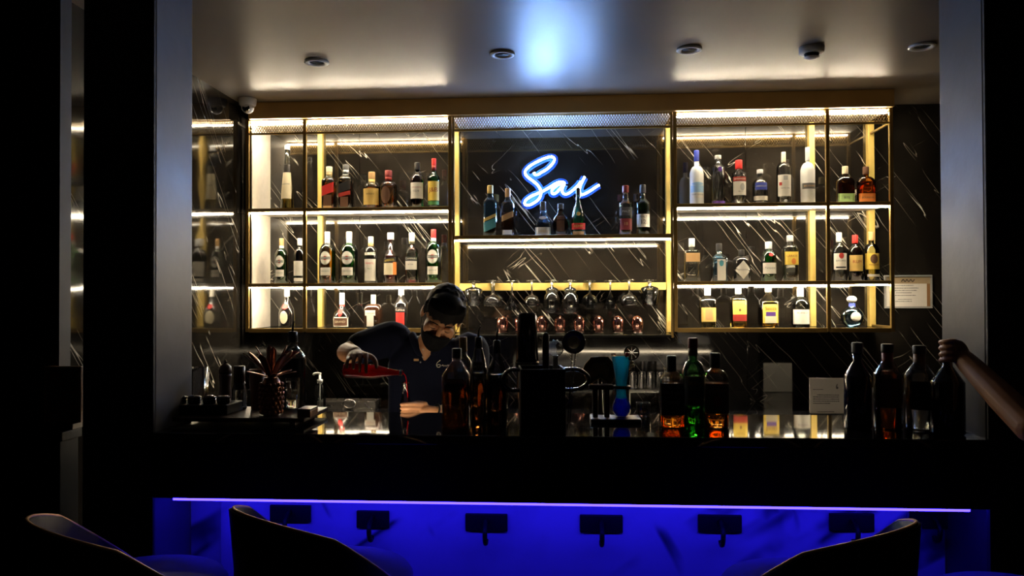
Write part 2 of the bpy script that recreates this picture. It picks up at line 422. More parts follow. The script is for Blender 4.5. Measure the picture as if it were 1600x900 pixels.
# glass hanging rack
def bxC(name, lo, hi, m, bev=.001):
    mb = MB().box(lo, hi, bev); mb.v = [v - offC for v in mb.v]; return mb.build(name, m, uC)
zg1, zg0 = Z(442, 4.72), Z(453.5, 4.72)
bxC('glass_rack_bar', (X(718.5, 4.74), 4.715, zg0), (X(1039.5, 4.74), 4.739, zg1), M_GOLDBR)

# ------------------------------------------------------------------ bottles
def shoulder(body, end, neck, kind='round', base=.94):
    out = [(0, base * .9), (.006, base), (.02, 1.0), (body * .5, 1.0), (body, 1.0)]
    for i in range(1, 9):
        s = i / 8
        f = {'round': math.sqrt(max(0, 1 - s ** 2)) * .75 + .25 * (1 - s), 'slope': 1 - s, 'smooth': .5 + .5 * math.cos(PI * s), 'sharp': math.sqrt(max(0, 1 - s ** 3))}[kind]
        out.append((body + (end - body) * s, neck + (1 - neck) * f))
    return out + [(.93, neck), (1.0, neck)]
def rad_at(prof, t):
    for (a, ra), (b, rb) in zip(prof[:-1], prof[1:]):
        if a <= t <= b: return ra + (rb - ra) * ((t - a) / (b - a) if b > a else 0)
    return prof[-1][1]

def bottle(name, label, px, top, base, Y, wpx, prof, gl, zsurf, liq=None, fill=.75, cap=None, labels=(), n=2.0, dep=1.0, group=None, rz=0.0, cat='bottle', extra=None):
    py = (top + (base if base is not None else 641)) / 2
    x = at(px, py, Y).x
    H = at(px, top, Y).z - zsurf if base is None else at(px, top, Y).z - at(px, base, Y).z
    R = wpx / 2 * 1.06 * Y / F
    t = thing(name, label, cat, (x, Y, zsurf), rz, group)
    tcap = cap['t0'] if cap else 1.0
    outer = [(z * H, r * R) for z, r in prof if z < tcap] + [(tcap * H, rad_at(prof, tcap) * R)]
    gm = opaque(gl[1:]) if gl[0] == '!' else glass(gl)
    MB().lathe(outer, 28, n, dep).build('glass_body', gm, t)
    if liq:
        li = [(max(.012, z) * H, r * R - .0022) for z, r in prof if z < fill] + [(fill * H, rad_at(prof, fill) * R - .0022)]
        li = [(z, max(r, .002)) for z, r in li]
        for i in range(1, len(li)):
            if li[i][0] <= li[i - 1][0]: li[i] = (li[i - 1][0] + .0005, li[i][1])
        MB().lathe(li, 24, n, dep).build('liquid', liquid(liq), t)
    if cap:
        r = cap.get('r', rad_at(prof, min(1, tcap)) * 1.12) * R
        z0, z1 = tcap * H + .0002, H
        kind = cap.get('kind', 'cap')
        if kind == 'ball':
            MB().ell((0, 0, (z0 + z1) / 2), (r, r, (z1 - z0) / 2)).build('stopper', cap['m'], t)
        elif kind == 'pourer':
            zc = z0 + (z1 - z0) * .48
            MB().lathe([(z0 - .001, r), (zc, r * .92), (zc + .002, r * .5)], 16).build('pourer_collar', cap['m'], t)
            pts = catmull([(0, 0, zc), (0, 0, zc + (z1 - zc) * .5), (.006, -.002, z1)], 5)
            MB().tube(pts, [.0045 - .0022 * i / (len(pts) - 1) for i in range(len(pts))], 8).build('pourer_spout', M_DSTEEL, t)
        else:
            h = z1 - z0
            MB().lathe([(z0, r * .98), (z0 + h * .06, r), (z1 - h * .1, r), (z1 - .0008, r * .93), (z1, r * .8)], 20).build('cap', cap['m'], t)
            if cap.get('m2'):
                MB().lathe([(z0 - h * cap.get('len2', .7), rad_at(prof, tcap - .05) * R + .0012), (z0, rad_at(prof, tcap) * R + .0012)], 20, caps=True).build('neck_sleeve', cap['m2'], t)
    def surf(u, tt, off):
        r = rad_at(prof, tt) * R; q = min(.97, abs(u) / r)
        return Vector((u, -(r * dep * (1 - q ** n) ** (1 / n)) - off, tt * H))
    for L in labels:
        t0, t1, wf, col = L[:4]; o = L[4] if len(L) > 4 else {}
        shape = o.get('s', 'rect'); off = .0006 + o.get('lift', 0); uc = o.get('u', 0) * R
        hw = wf * R; hh = (t1 - t0) / 2; tc_ = (t0 + t1) / 2; skew = o.get('skew', 0)
        mbl = MB(); vs = []; fs = []
        if shape == 'rect':
            nu, nv = 13, 7
            for j in range(nv):
                for i in range(nu):
                    uu = (-1 + 2 * i / (nu - 1)); tt = t0 + (t1 - t0) * j / (nv - 1) + skew * uu
                    rr = rad_at(prof, tt) * R
                    vs.append(surf(max(-.95 * rr, min(.95 * rr, uc + uu * hw)), tt, off))
            for j in range(nv - 1):
                for i in range(nu - 1): a = j * nu + i; fs.append((a, a + 1, a + nu + 1, a + nu))
        else:
            vs.append(surf(uc, tc_, off)); K = 24; G = 6
            for g in range(1, G + 1):
                for k in range(K):
                    a = 2 * PI * k / K; e_ = 1 / (abs(math.cos(a)) + abs(math.sin(a))) if shape == 'diamond' else 1.0
                    vs.append(surf(uc + math.cos(a) * hw * e_ * g / G, tc_ + math.sin(a) * hh * e_ * g / G, off))
            for k in range(K):
                fs.append((0, 1 + k, 1 + (k + 1) % K))
                for g in range(G - 1):
                    a = 1 + g * K; fs.append((a + k, a + K + k, a + K + (k + 1) % K, a + (k + 1) % K))
        mbl.add(vs, fs, True)
        lo = mbl.build('label', P(col), t)
        for (txt, tcol, tcz, ww, hhm) in o.get('txt', ()):
            tv, tf, tw, th = text2d(txt)
            sc_ = min(ww * R * 2 / tw, hhm * H / th)
            tvs = []
            for (a, b_) in tv:
                u_ = uc + a * sc_
                tvs.append(surf(u_, tcz + b_ * sc_ / H + skew * a * sc_ / max(hw, 1e-6), off + .0006))
            MB().add(tvs, tf).build('lettering', P(tcol), lo)
    if extra: extra(t, H, R, surf)
    return t

SL, SR = Z1 + .008, Z2 + .008
TOPZ = {1: Z1 + .0082, 2: Z2 + .0082, 3: Zb + .0082, 'c': Zcs + .0082}
YS = 4.575
cap = lambda m, t0, r=None, **k: dict(m=m, t0=t0, **({'r': r} if r else {}), **k)
G1 = 'bottles on the left top shelf'; G2 = 'bottles on the left second shelf'; G3 = 'bottles on the left bottom shelf'
G4 = 'bottles on the middle shelf'; G5 = 'bottles on the right top shelf'; G6 = 'bottles on the right second shelf'; G7 = 'bottles on the right bottom shelf'
def B(row, px, top, base, w_, label, prof, gl, **k):
    k.setdefault('group', None)
    return bottle(k.pop('name', 'liquor_bottle'), label, px, top, base, k.pop('Y', YS), w_, prof, gl, TOPZ[row], **k)

# left top shelf
CON = [(0, .92), (.01, 1), (.05, 1.0), (.35, .82), (.6, .6), (.8, .45), (1, .34)]
B(1, 449, 224, 326.5, 20, 'very tall tapering yellow liqueur bottle with cream label, alone in the left bay', CON, 'pale', liq='gold', fill=.3, cap=cap(P('silver'), .93, .40), group=G1,
  labels=[(.18, .58, .78, 'cream', {'txt': [('LIQUORE', 'dgrey', .40, .55, .05)]}), (.58, .70, .5, 'black')])
JW = shoulder(.66, .80, .40, 'smooth')
B(1, 514.5, 258, 326.5, 20, 'square whisky bottle with slanted red label, leftmost in the second bay', JW, 'clear', n=5, liq='amber', fill=.62, cap=cap(P('cream'), .86, .46, m2=P('gold')), group=G1,
  labels=[(.36, .58, .9, 'red', {'skew': .05}), (.10, .34, .62, 'brown'), (.03, .09, .6, 'tan')])
B(1, 540.5, 255, 326.5, 20, 'square whisky bottle with slanted black label over a red band', JW, 'clear', n=5, liq='brown', fill=.62, cap=cap(P('dgrey'), .88, .46, m2=P('silver')), group=G1,
  labels=[(.40, .60, .9, 'black', {'skew': .05}), (.30, .385, .9, 'dred', {'skew': .03}), (.06, .28, .6, 'brown')])
RD = shoulder(.58, .74, .36, 'round')
B(1, 581, 267, 326.5, 25, 'round-shouldered amber whisky bottle with golden paper label and cork stopper', RD, 'clear', liq='amber', fill=.58, cap=cap(P('tan'), .80, .40, m2=P('gold')), group=G1,
  labels=[(.12, .55, .92, 'gold', {'txt': [('WHISKY', 'brown', .40, .5, .06)]})])
B(1, 607, 265, 326.5, 26, 'round-shouldered orange bourbon bottle with dark round badge and maroon cap', RD, 'clear', liq='orange', fill=.6, cap=cap(P('maroon'), .84, .42, m2=P('dred')), group=G1,
  labels=[(.14, .58, .55, 'brown', {'s': 'round', 'u': -.15})])
B(1, 652, 253, 326.5, 20, 'dark whisky bottle with white label and black cap, left of the yellow-labelled green one', shoulder(.62, .76, .36, 'round'), 'brown', liq='dark', fill=.7, cap=cap(P('black'), .84, .42), group=G1,
  labels=[(.22, .56, .92, 'white', {'txt': [('CANADIAN', 'dred', .46, .7, .05), ('CLUB', 'dgrey', .38, .45, .06)]})])
B(1, 678, 247, 326.5, 18, 'green whisky bottle with large yellow label and red cap', shoulder(.60, .76, .34, 'smooth'), 'green', liq='green', fill=.7, cap=cap(P('red'), .86, .40, m2=P('dred')), group=G1,
  labels=[(.16, .54, .93, 'yellow', {'txt': [('J&B', 'dred', .36, .75, .16)]}), (.08, .15, .9, 'green')])
# left second shelf
MAR = shoulder(.62, .78, .30, 'round')
def martini(px, w_, lab, gl, lq, capm, **k):
    B(2, px, k.get('top', 360), 441.5, w_, lab, MAR, gl, liq=lq, fill=.68, cap=cap(capm, .84, .34, m2=P('silver')), group=G2,
      labels=[(.36, .62, .66, 'grey', {'s': 'round', 'txt': []}), (.37, .61, .60, 'white', {'s': 'round', 'lift': .0004}), (.45, .53, .26, 'red', {'s': 'round', 'lift': .0008}), (.465, .515, .58, 'dgrey', {'lift': .0012, 'txt': [('MARTINI', 'white', .49, .52, .035)]}),
              (.16, .31, .64, 'white', {'txt': [('VERMOUTH', 'dgrey', .24, .5, .03)]})])
martini(440, 20, 'dark green vermouth bottle with pinkish label, leftmost on the second shelf', 'dgreen', 'green', P('tan'), top=370)
B(2, 468.5, 370, 441.5, 18, 'dark bottle with white rectangular label, half behind the second gold post', shoulder(.62, .78, .34, 'round'), 'dark', liq='dark', fill=.7, cap=cap(P('silver'), .84, .40), group=G2,
  labels=[(.18, .50, .85, 'white'), (.06, .13, .8, 'white')])
martini(511.5, 24, 'amber vermouth bottle with round white emblem beside the lit gold post', 'clear', 'orange', P('silver'))
martini(545.5, 26, 'green vermouth bottle with round white emblem and silver cap', 'green', 'green', P('white'))
B(2, 579.5, 368, 441.5, 19, 'slim black bottle with tall white label and white cap', shoulder(.66, .80, .40, 'round'), '!black', cap=cap(P('white'), .86, .42, m2=P('tan')), group=G2,
  labels=[(.06, .52, .88, 'white', {'txt': [("PIMM'S", 'red', .43, .6, .06), ('No 1', 'green', .32, .3, .04)]}), (.60, .66, .85, 'white')])
B(2, 610.5, 362, 441.5, 22, 'bright red aperitif bottle with black diagonal band and pale label', shoulder(.54, .66, .40, 'slope'), 'clear', liq='red', fill=.80, cap=cap(P('silver'), .86, .46), group=G2,
  labels=[(.17, .40, .65, 'cream', {'u': -.15}), (.17, .42, .2, 'orange', {'u': .7}), (.41, .50, .85, 'black', {'skew': .02, 'txt': [('APEROL', 'yellow', .455, .7, .05)]})])
B(2, 643.5, 362, 441.5, 20, 'clear bitters bottle with black and white label and white cap', shoulder(.58, .72, .40, 'round'), 'clear', liq='red', fill=.06, cap=cap(P('white'), .90, .44, m2=P('cream'), len2=1.2), group=G2,
  labels=[(.27, .44, .85, 'white', {'txt': [('BITTER', 'dgrey', .37, .4, .03)]}), (.445, .525, .97, 'black', {'txt': [('CAMPARI', 'white', .485, .8, .05)]})])
martini(677.5, 24, 'green vermouth bottle with round white emblem and red cap', 'green', 'green', P('red'), top=357)
# left bottom shelf
BEN = [(0, .9), (.01, .98), (.04, 1.0), (.40, 1.0), (.5, .86), (.62, .52), (.70, .34), (.78, .28), (1, .28)]
B(3, 448.5, 450, 512, 24, 'black bell-shaped liqueur bottle with red wax seal and round cream badge', BEN, '!black', cap=cap(P('white'), .80, .34), group=G3,
  labels=[(.12, .44, .5, 'cream', {'s': 'round', 'u': -.1}), (.48, .62, .4, 'red', {'s': 'round'})])
B(3, 534.5, 456, 511.5, 26, 'squat dark orange liqueur bottle with red ribbon and white-edged label', [(0, .9), (.01, 1), (.30, 1), (.42, .88), (.52, .5), (.6, .3), (.7, .24), (1, .24)], '!black', cap=cap(P('white'), .66, .30, m2=P('red')), group=G3,
  labels=[(.05, .32, .86, 'white', {}), (.08, .29, .78, 'brown', {'lift': .0005, 'txt': [('GRAND', 'cream', .19, .6, .06)]}), (.34, .56, .28, 'red', {'s': 'round'})])
B(3, 583.5, 459, 511.5, 25, 'square brown orange-liqueur bottle with white shield label and cream cap', shoulder(.58, .74, .32, 'round'), '!brownglass', n=5, cap=cap(P('cream'), .72, .30), group=G3,
  labels=[(.06, .5, .42, 'white', {'u': -.15}), (.38, .54, .62, 'white', {'u': -.15, 'lift': .0005, 'txt': [('Cointreau', 'dred', .46, .5, .06)]})])
B(3, 627, 450, 511.5, 21, 'tall black coffee-liqueur bottle with red and white label by the bartender', shoulder(.62, .82, .36, 'slope'), '!black', cap=cap(P('silver'), .84, .42), group=G3,
  labels=[(.06, .40, .62, 'red', {}), (.40, .54, .7, 'black', {'txt': [('Kahlua', 'white', .47, .65, .08)]})])
# middle shelf
B('c', 766, 285, 366.5, 20, 'square blue-tinged whisky bottle with slanted teal label, leftmost beside the neon sign', JW, 'blue', n=5, liq='brown', fill=.3, cap=cap(P('gold'), .84, .44), group=G4,
  labels=[(.14, .32, .9, 'teal', {'skew': .05}), (.34, .40, .9, 'gold', {'skew': .05})])
B('c', 793.5, 290, 366.5, 19, 'square whisky bottle with slanted gold label and cream strip, second left of the neon sign', JW, 'clear', n=5, liq='brown', fill=.5, cap=cap(P('tan'), .82, .44), group=G4,
  labels=[(.36, .48, .9, 'tan', {'skew': .05}), (.05, .14, .72, 'white')])
B('c', 848.5, 311, 366.5, 24, 'short square bottle with silver neck badge and bright cream base label', shoulder(.36, .64, .34, 'slope'), 'blue', n=4, liq='dark', fill=.4, cap=cap(P('dgrey'), .74, .36), group=G4,
  labels=[(.03, .26, .93, 'white', {'txt': [('WHISKY', 'gold', .15, .6, .06)]}), (.48, .58, .45, 'silver', {'s': 'round'})])
FL = [(0, .5), (.01, .56), (.12, .8), (.35, 1.0), (.5, .95), (.62, .66), (.7, .38), (.78, .32), (1, .32)]
B('c', 876, 314.5, 366.5, 25, 'brown cognac flask with hexagonal outline under the neon sign', FL, 'brown', liq='brown', fill=.6, dep=.55, cap=cap(P('dgrey'), .84, .36), group=G4,
  labels=[(.16, .62, .46, 'brown')])
RM = [(0, .92), (.01, 1), (.22, 1), (.35, .96), (.5, .78), (.65, .46), (.74, .30), (1, .26)]
B('c', 903.5, 290, 366.5, 22, 'long-necked green cognac bottle with red label below the neon sign', RM, 'teal', liq='green', fill=.3, cap=cap(P('black'), .86, .30), group=G4,
  labels=[(.14, .27, .9, 'red', {'txt': [('REMY', 'gold', .205, .6, .07)]}), (.02, .10, .75, 'tan'), (.42, .50, .28, 'gold', {'s': 'round'})])
B('c', 977.5, 287, 366.5, 20, 'clear malt bottle with dark red label right of the neon sign', shoulder(.62, .76, .40, 'smooth'), 'clear', n=3, liq='amber', fill=.25, cap=cap(P('maroon'), .86, .46), group=G4,
  labels=[(.40, .56, .9, 'dgrey', {'txt': [('MALT', 'silver', .48, .55, .05)]}), (.12, .34, .85, 'maroon', {'txt': [('18', 'tan', .24, .3, .06)]})])
B('c', 1004.5, 286, 366.5, 20, 'dark green malt bottle with white label, rightmost beside the neon sign', shoulder(.62, .76, .38, 'smooth'), 'dgreen', liq='dark', fill=.5, cap=cap(P('dgrey'), .84, .44), group=G4,
  labels=[(.17, .42, .93, 'white', {'txt': [('MALT', 'dgrey', .37, .6, .04), ('12', 'dgrey', .27, .4, .08)]})])
# right top shelf
TL = shoulder(.60, .76, .32, 'round')
B(1, 1088.5, 230, 317.5, 20, 'frosted vodka bottle with blue bird band and blue cap', shoulder(.58, .72, .34, 'round'), '!frost', cap=cap(P('blue'), .80, .38), group=G5,
  labels=[(.24, .36, .93, 'sky', {}), (.36, .42, .8, 'sky', {'s': 'round'}), (.14, .23, .9, 'white', {'txt': [('GREY GOOSE', 'dgrey', .20, .8, .035)]})])
B(1, 1122, 238, 317.5, 20, 'clear straight vodka bottle with violet dot and violet foot', shoulder(.76, .83, .44, 'slope'), 'clear', liq='clear', fill=.7, cap=cap(P('grey'), .92, .46), group=G5,
  labels=[(.66, .76, .32, 'purple', {'s': 'round', 'u': .1}), (.01, .09, .95, 'purple')])
B(1, 1154.5, 246, 317.5, 20, 'clear vodka bottle with red cap and white crest label', shoulder(.70, .78, .46, 'slope'), 'clear', liq='clear', fill=.66, cap=cap(P('red'), .80, .50), group=G5,
  labels=[(.22, .52, .9, 'white', {'txt': [('No 21', 'dgrey', .30, .3, .05)]}), (.53, .62, .9, 'dred', {'txt': [('SMIRNOFF', 'white', .575, .8, .05)]}), (.32, .48, .35, 'grey', {'s': 'round', 'u': .3, 'lift': .0006})])
B(1, 1187.5, 261, 317.5, 21, 'short clear vodka bottle with blue lettering block and white strip', shoulder(.60, .74, .36, 'round'), 'clear', liq='clear', fill=.5, cap=cap(P('silver'), .88, .42), group=G5,
  labels=[(.42, .62, .8, 'blue', {'txt': [('ABSOLUT', 'silver', .52, .7, .08)]}), (.13, .25, .95, 'white')])
B(1, 1224.5, 234, 317.5, 20, 'clear vodka bottle with tall white label, red square and cream stopper', shoulder(.70, .80, .32, 'round'), 'clear', liq='clear', fill=.2, cap=cap(P('cream'), .80, .32), group=G5,
  labels=[(.16, .56, .93, 'white', {'txt': [('KETEL ONE', 'dgrey', .31, .6, .045)]}), (.36, .42, .16, 'dred', {'u': -.65, 'lift': .0006}), (.46, .54, .3, 'grey', {'lift': .0006}), (.05, .10, .25, 'silver', {'s': 'round'})])
B(1, 1262, 227, 317.5, 20, 'frosted slender vodka bottle with grey tree band before the lit post', shoulder(.60, .74, .26, 'round'), '!frost', cap=cap(P('silver'), .76, .32), group=G5,
  labels=[(.27, .37, .93, 'dgrey', {'txt': [('BELVEDERE', 'tan', .32, .75, .05)]})])
BU = shoulder(.60, .74, .30, 'round')
B(1, 1320.5, 253, 313, 25, 'flat embossed rye flask with pale green label, left in the end bay', BU, 'brown', n=3, dep=.6, liq='brown', fill=.56, cap=cap(P('cream'), .80, .34), group=G5,
  labels=[(.06, .28, .93, 'limegreen', {'txt': [('RYE', 'dgrey', .17, .4, .06)]})])
B(1, 1353, 254, 313, 25, 'flat embossed bourbon flask with orange label, right in the end bay', BU, 'amber', n=3, dep=.6, liq='orange', fill=.60, cap=cap(P('brown'), .80, .34), group=G5,
  labels=[(.06, .28, .93, 'orange', {'txt': [('BOURBON', 'dgrey', .17, .65, .06)]})])
# right second shelf
B(2, 1081, 369, 437.5, 22, 'clear ribbed gin bottle with tan label band and white stopper', shoulder(.68, .74, .40, 'sharp'), 'clear', n=6, liq='clear', fill=.46, cap=cap(P('white'), .80, .40), group=G6,
  labels=[(.46, .66, .92, 'tan', {}), ])
def studs(t, H, R, surf):
    mb = MB()
    for j in range(7):
        for i in range(7):
            mb.ell(surf((-.8 + 1.6 * i / 6) * R, .05 + .055 * j, .0006), (.0022, .0012, .0022), seg=6, rings=4)
    mb.build('relief_studs', M_GLASSS, t)
B(2, 1123.5, 377, 437.5, 22, 'pale blue square gin bottle with white oval label', shoulder(.62, .74, .34, 'slope'), 'blue', n=6, liq='clear', fill=.6, cap=cap(P('black'), .80, .40), group=G6,
  labels=[(.04, .58, .55, 'white', {'u': .12, 'txt': [('BOMBAY', 'dgrey', .52, .45, .04)]}), (.40, .56, .28, 'teal', {'s': 'round', 'u': .12, 'lift': .0006})])
B(2, 1158.5, 387, 437.5, 25, 'squat black apothecary gin bottle with white diamond label', shoulder(.66, .80, .28, 'round'), '!black', cap=cap(P('black'), .82, .34), group=G6,
  labels=[(.08, .66, .93, 'white', {'s': 'diamond', 'txt': [("HENDRICK'S", 'dgrey', .37, .62, .08)]})])
B(2, 1201, 375, 437.5, 21, 'green gin bottle with white label, red seal and silver cap', shoulder(.64, .78, .42, 'round'), 'dgreen', liq='green', fill=.62, cap=cap(P('silver'), .82, .46), group=G6,
  labels=[(.20, .47, .9, 'white', {'txt': [('Tanqueray', 'dgrey', .34, .7, .07)]}), (.63, .71, .3, 'red', {'s': 'round', 'u': .1})])
B(2, 1234.5, 365, 437.5, 21, 'clear gin bottle with yellow label and orange lettering', shoulder(.70, .80, .40, 'round'), 'clear', liq='clear', fill=.35, n=4, cap=cap(P('grey'), .86, .44), group=G6,
  labels=[(.36, .64, .92, 'yellow', {'txt': [('LARIOS', 'dred', .55, .7, .08)]}), (.37, .50, .3, 'orange', {'s': 'round', 'lift': .0006, 'u': .2})])
B(2, 1311, 358, 434.5, 20, 'white rum bottle with bat-roundel label, leftmost in the end bay', shoulder(.60, .76, .36, 'round'), 'pale', liq='clear', fill=.3, cap=cap(P('white'), .80, .40), group=G6,
  labels=[(.24, .57, .9, 'white', {'txt': [('BACARDI', 'dgrey', .42, .68, .06)]}), (.46, .58, .35, 'dred', {'s': 'round', 'lift': .0006}), (.27, .30, .7, 'black', {'lift': .0006})])
B(2, 1336, 362, 434.5, 20, 'dark rum bottle with golden label and red cap', shoulder(.62, .78, .34, 'round'), 'brown', liq='dark', fill=.6, cap=cap(P('red'), .82, .40), group=G6,
  labels=[(.22, .56, .93, 'gold', {'txt': [('RUM', 'dred', .42, .6, .10)]})])
B(2, 1361.5, 357, 434.5, 21, 'amber-labelled aged rum bottle with cream cap before the end post', shoulder(.60, .76, .34, 'round'), 'pale', liq='yellow', fill=.55, cap=cap(P('tan'), .82, .40), group=G6,
  labels=[(.24, .56, .95, 'yellow', {'txt': [('HABANA', 'dred', .33, .6, .05)]}), (.35, .54, .5, 'brown', {'s': 'round', 'lift': .0006}), (.09, .14, .8, 'white')])
# right bottom shelf
B(3, 1105.5, 447, 510.5, 23, 'clear tequila bottle with pale gold label, leftmost on the right bottom shelf', shoulder(.66, .78, .36, 'round'), 'clear', n=5, liq='yellow', fill=.5, cap=cap(P('white'), .80, .40), group=G7,
  labels=[(.16, .50, .9, 'gold', {}), (.20, .48, .45, 'tan', {'lift': .0005})])
B(3, 1153.5, 446, 510.5, 22, 'tequila bottle with yellow label over a red band', shoulder(.68, .78, .38, 'round'), 'clear', n=5, liq='gold', fill=.6, cap=cap(P('white'), .82, .40), group=G7,
  labels=[(.33, .66, .9, 'yellow', {'txt': [('TEQUILA', 'brown', .58, .6, .05)]}), (.17, .325, .9, 'dred'), (.40, .47, .15, 'brown', {'s': 'round', 'lift': .0006})])
B(3, 1200.5, 444, 510.5, 27, 'broad golden tequila bottle with script label', shoulder(.60, .80, .30, 'slope'), 'clear', n=4, liq='gold', fill=.62, cap=cap(P('white'), .84, .36), group=G7,
  labels=[(.12, .62, .80, 'yellow', {'txt': [('Sauza', 'brown', .46, .6, .10)]}), (.12, .28, .6, 'cream', {'lift': .0005}), (.28, .38, .5, 'purple', {'lift': .0005})])
B(3, 1250.5, 448, 510.5, 25, 'white round-shouldered rum bottle with white label and silver cap', shoulder(.58, .78, .34, 'round'), 'pale', liq='clear', fill=.2, cap=cap(P('white'), .78, .38), group=G7,
  labels=[(.10, .46, .93, 'white', {'txt': [('BLANCO', 'dgrey', .38, .6, .05)]})])
DJ = [(0, .35), (.01, .42), (.05, .5), (.12, .78), (.25, .98), (.36, 1.0), (.48, .92), (.58, .66), (.64, .38), (.68, .30), (.76, .28), (.8, .28), (1, .28)]
B(3, 1331, 458, 508, 33, 'round pale blue tequila flask with white ball stopper', DJ, 'blue', dep=.6, liq='clear', fill=.5, cap=dict(m=P('white'), t0=.78, r=.42, kind='ball'), group=G7,
  labels=[(.2, .5, .45, 'white', {'s': 'round', 'u': .15}), (.66, .77, .29, 'blue', {})])

# ------------------------------------------------------------------ counter bottles
TOPZ['k'] = ZC + .0005
GK = 'bottles standing on the bar counter'
def K(px, top, base, Y, w_, label, prof, gl, **k):
    k.setdefault('group', GK)
    return bottle(k.pop('name', 'liquor_bottle'), label, px, top, base, Y, w_, prof, gl, TOPZ['k'], **k)
def base_y(Y): return 465 + (1.516 - ZC) * F / Y
SQ = shoulder(.66, .84, .30, 'slope')
K(714, 545, base_y(2.5), 2.5, 42, 'wide square whisky bottle with embossed front, nearest left of the handled tub', SQ, 'clear', n=5, liq='brown', fill=.58, cap=cap(P('black'), .87, .34),
  labels=[(.56, .62, .6, 'brown', {'txt': [('FRONTIER', 'tan', .59, .55, .04)]})])
K(724, 527, base_y(2.70), 2.70, 28, 'bottle with tan cap standing behind the square whisky bottle', shoulder(.62, .76, .40, 'round'), 'pale', liq='yellow', fill=.4, cap=cap(P('tan'), .82, .42))
K(748, 510, base_y(2.61), 2.61, 29, 'vodka bottle with raised lettering and black pouring spout', shoulder(.50, .78, .36, 'slope'), 'clear', liq='brown', fill=.5, cap=dict(m=P('black'), t0=.77, r=.38, kind='pourer'),
  labels=[(.53, .62, .5, 'dgrey', {'txt': [('SKYY', 'white', .575, .45, .06)]})])
K(776.5, 512, base_y(2.50), 2.50, 33, 'dark rum bottle with pouring spout beside the handled tub', shoulder(.52, .72, .30, 'slope'), 'clear', liq='dark', fill=.52, cap=dict(m=P('black'), t0=.74, r=.34, kind='pourer'))
K(1049.5, 554, base_y(2.5), 2.5, 35, 'square whiskey bottle with black label and black cap, left of the tall green one', shoulder(.68, .80, .40, 'slope'), 'clear', n=5, liq='orange', fill=.62, cap=cap(P('black'), .78, .40),
  labels=[(.18, .62, .92, 'black', {'txt': [('OLD No 7', 'grey', .5, .6, .05), ('WHISKEY', 'grey', .36, .6, .05)]})])
K(1083, 526, base_y(2.565), 2.565, 33, 'tall green whiskey bottle in the middle of the three on the counter', shoulder(.58, .74, .38, 'round'), 'green', liq='green', fill=.56, cap=cap(P('maroon'), .88, .44, m2=P('brown')),
  labels=[(.22, .56, .86, 'bottlegreen' if False else 'dgrey', {'txt': [('IRISH', 'tan', .48, .5, .05), ('WHISKEY', 'tan', .30, .6, .04)]})])
K(1117.5, 549, base_y(2.5), 2.5, 36, 'square bourbon bottle with dark label and black cap, right of the tall green one', shoulder(.64, .78, .36, 'round'), 'clear', n=4, liq='orange', fill=.60, cap=cap(P('black'), .80, .42),
  labels=[(.20, .60, .92, 'brown', {'txt': [('JIM BEAM', 'tan', .50, .7, .06)]}), (.30, .44, .35, 'maroon', {'s': 'round', 'lift': .0006})])
K(1340, 531, base_y(2.5), 2.5, 37, 'black bottle with ringed stopper right of the white notice', shoulder(.60, .78, .34, 'slope'), '!navy', cap=cap(P('dgrey'), .88, .42))
LQ = shoulder(.64, .80, .36, 'slope')
K(1387, 533, base_y(2.5), 2.5, 38, 'ribbed bottle of reddish amber spirit, second of the four at the right', LQ, 'clear', liq='orange', fill=.68, cap=cap(P('black'), .90, .44, m2=P('maroon'), len2=2.0),
  labels=[(.26, .60, .9, 'brown')])
K(1437, 535, base_y(2.5), 2.5, 40, 'ribbed clear bottle with pale spirit, third of the four at the right', LQ, 'clear', liq='clear', fill=.5, cap=cap(P('black'), .90, .44, m2=P('brown'), len2=2.0),
  labels=[(.24, .58, .9, 'black')])
K(1481, 533, base_y(2.40), 2.40, 44, 'black bottle gripped at the neck by the person at the right', shoulder(.58, .76, .30, 'slope'), '!black', cap=cap(P('black'), .86, .34))

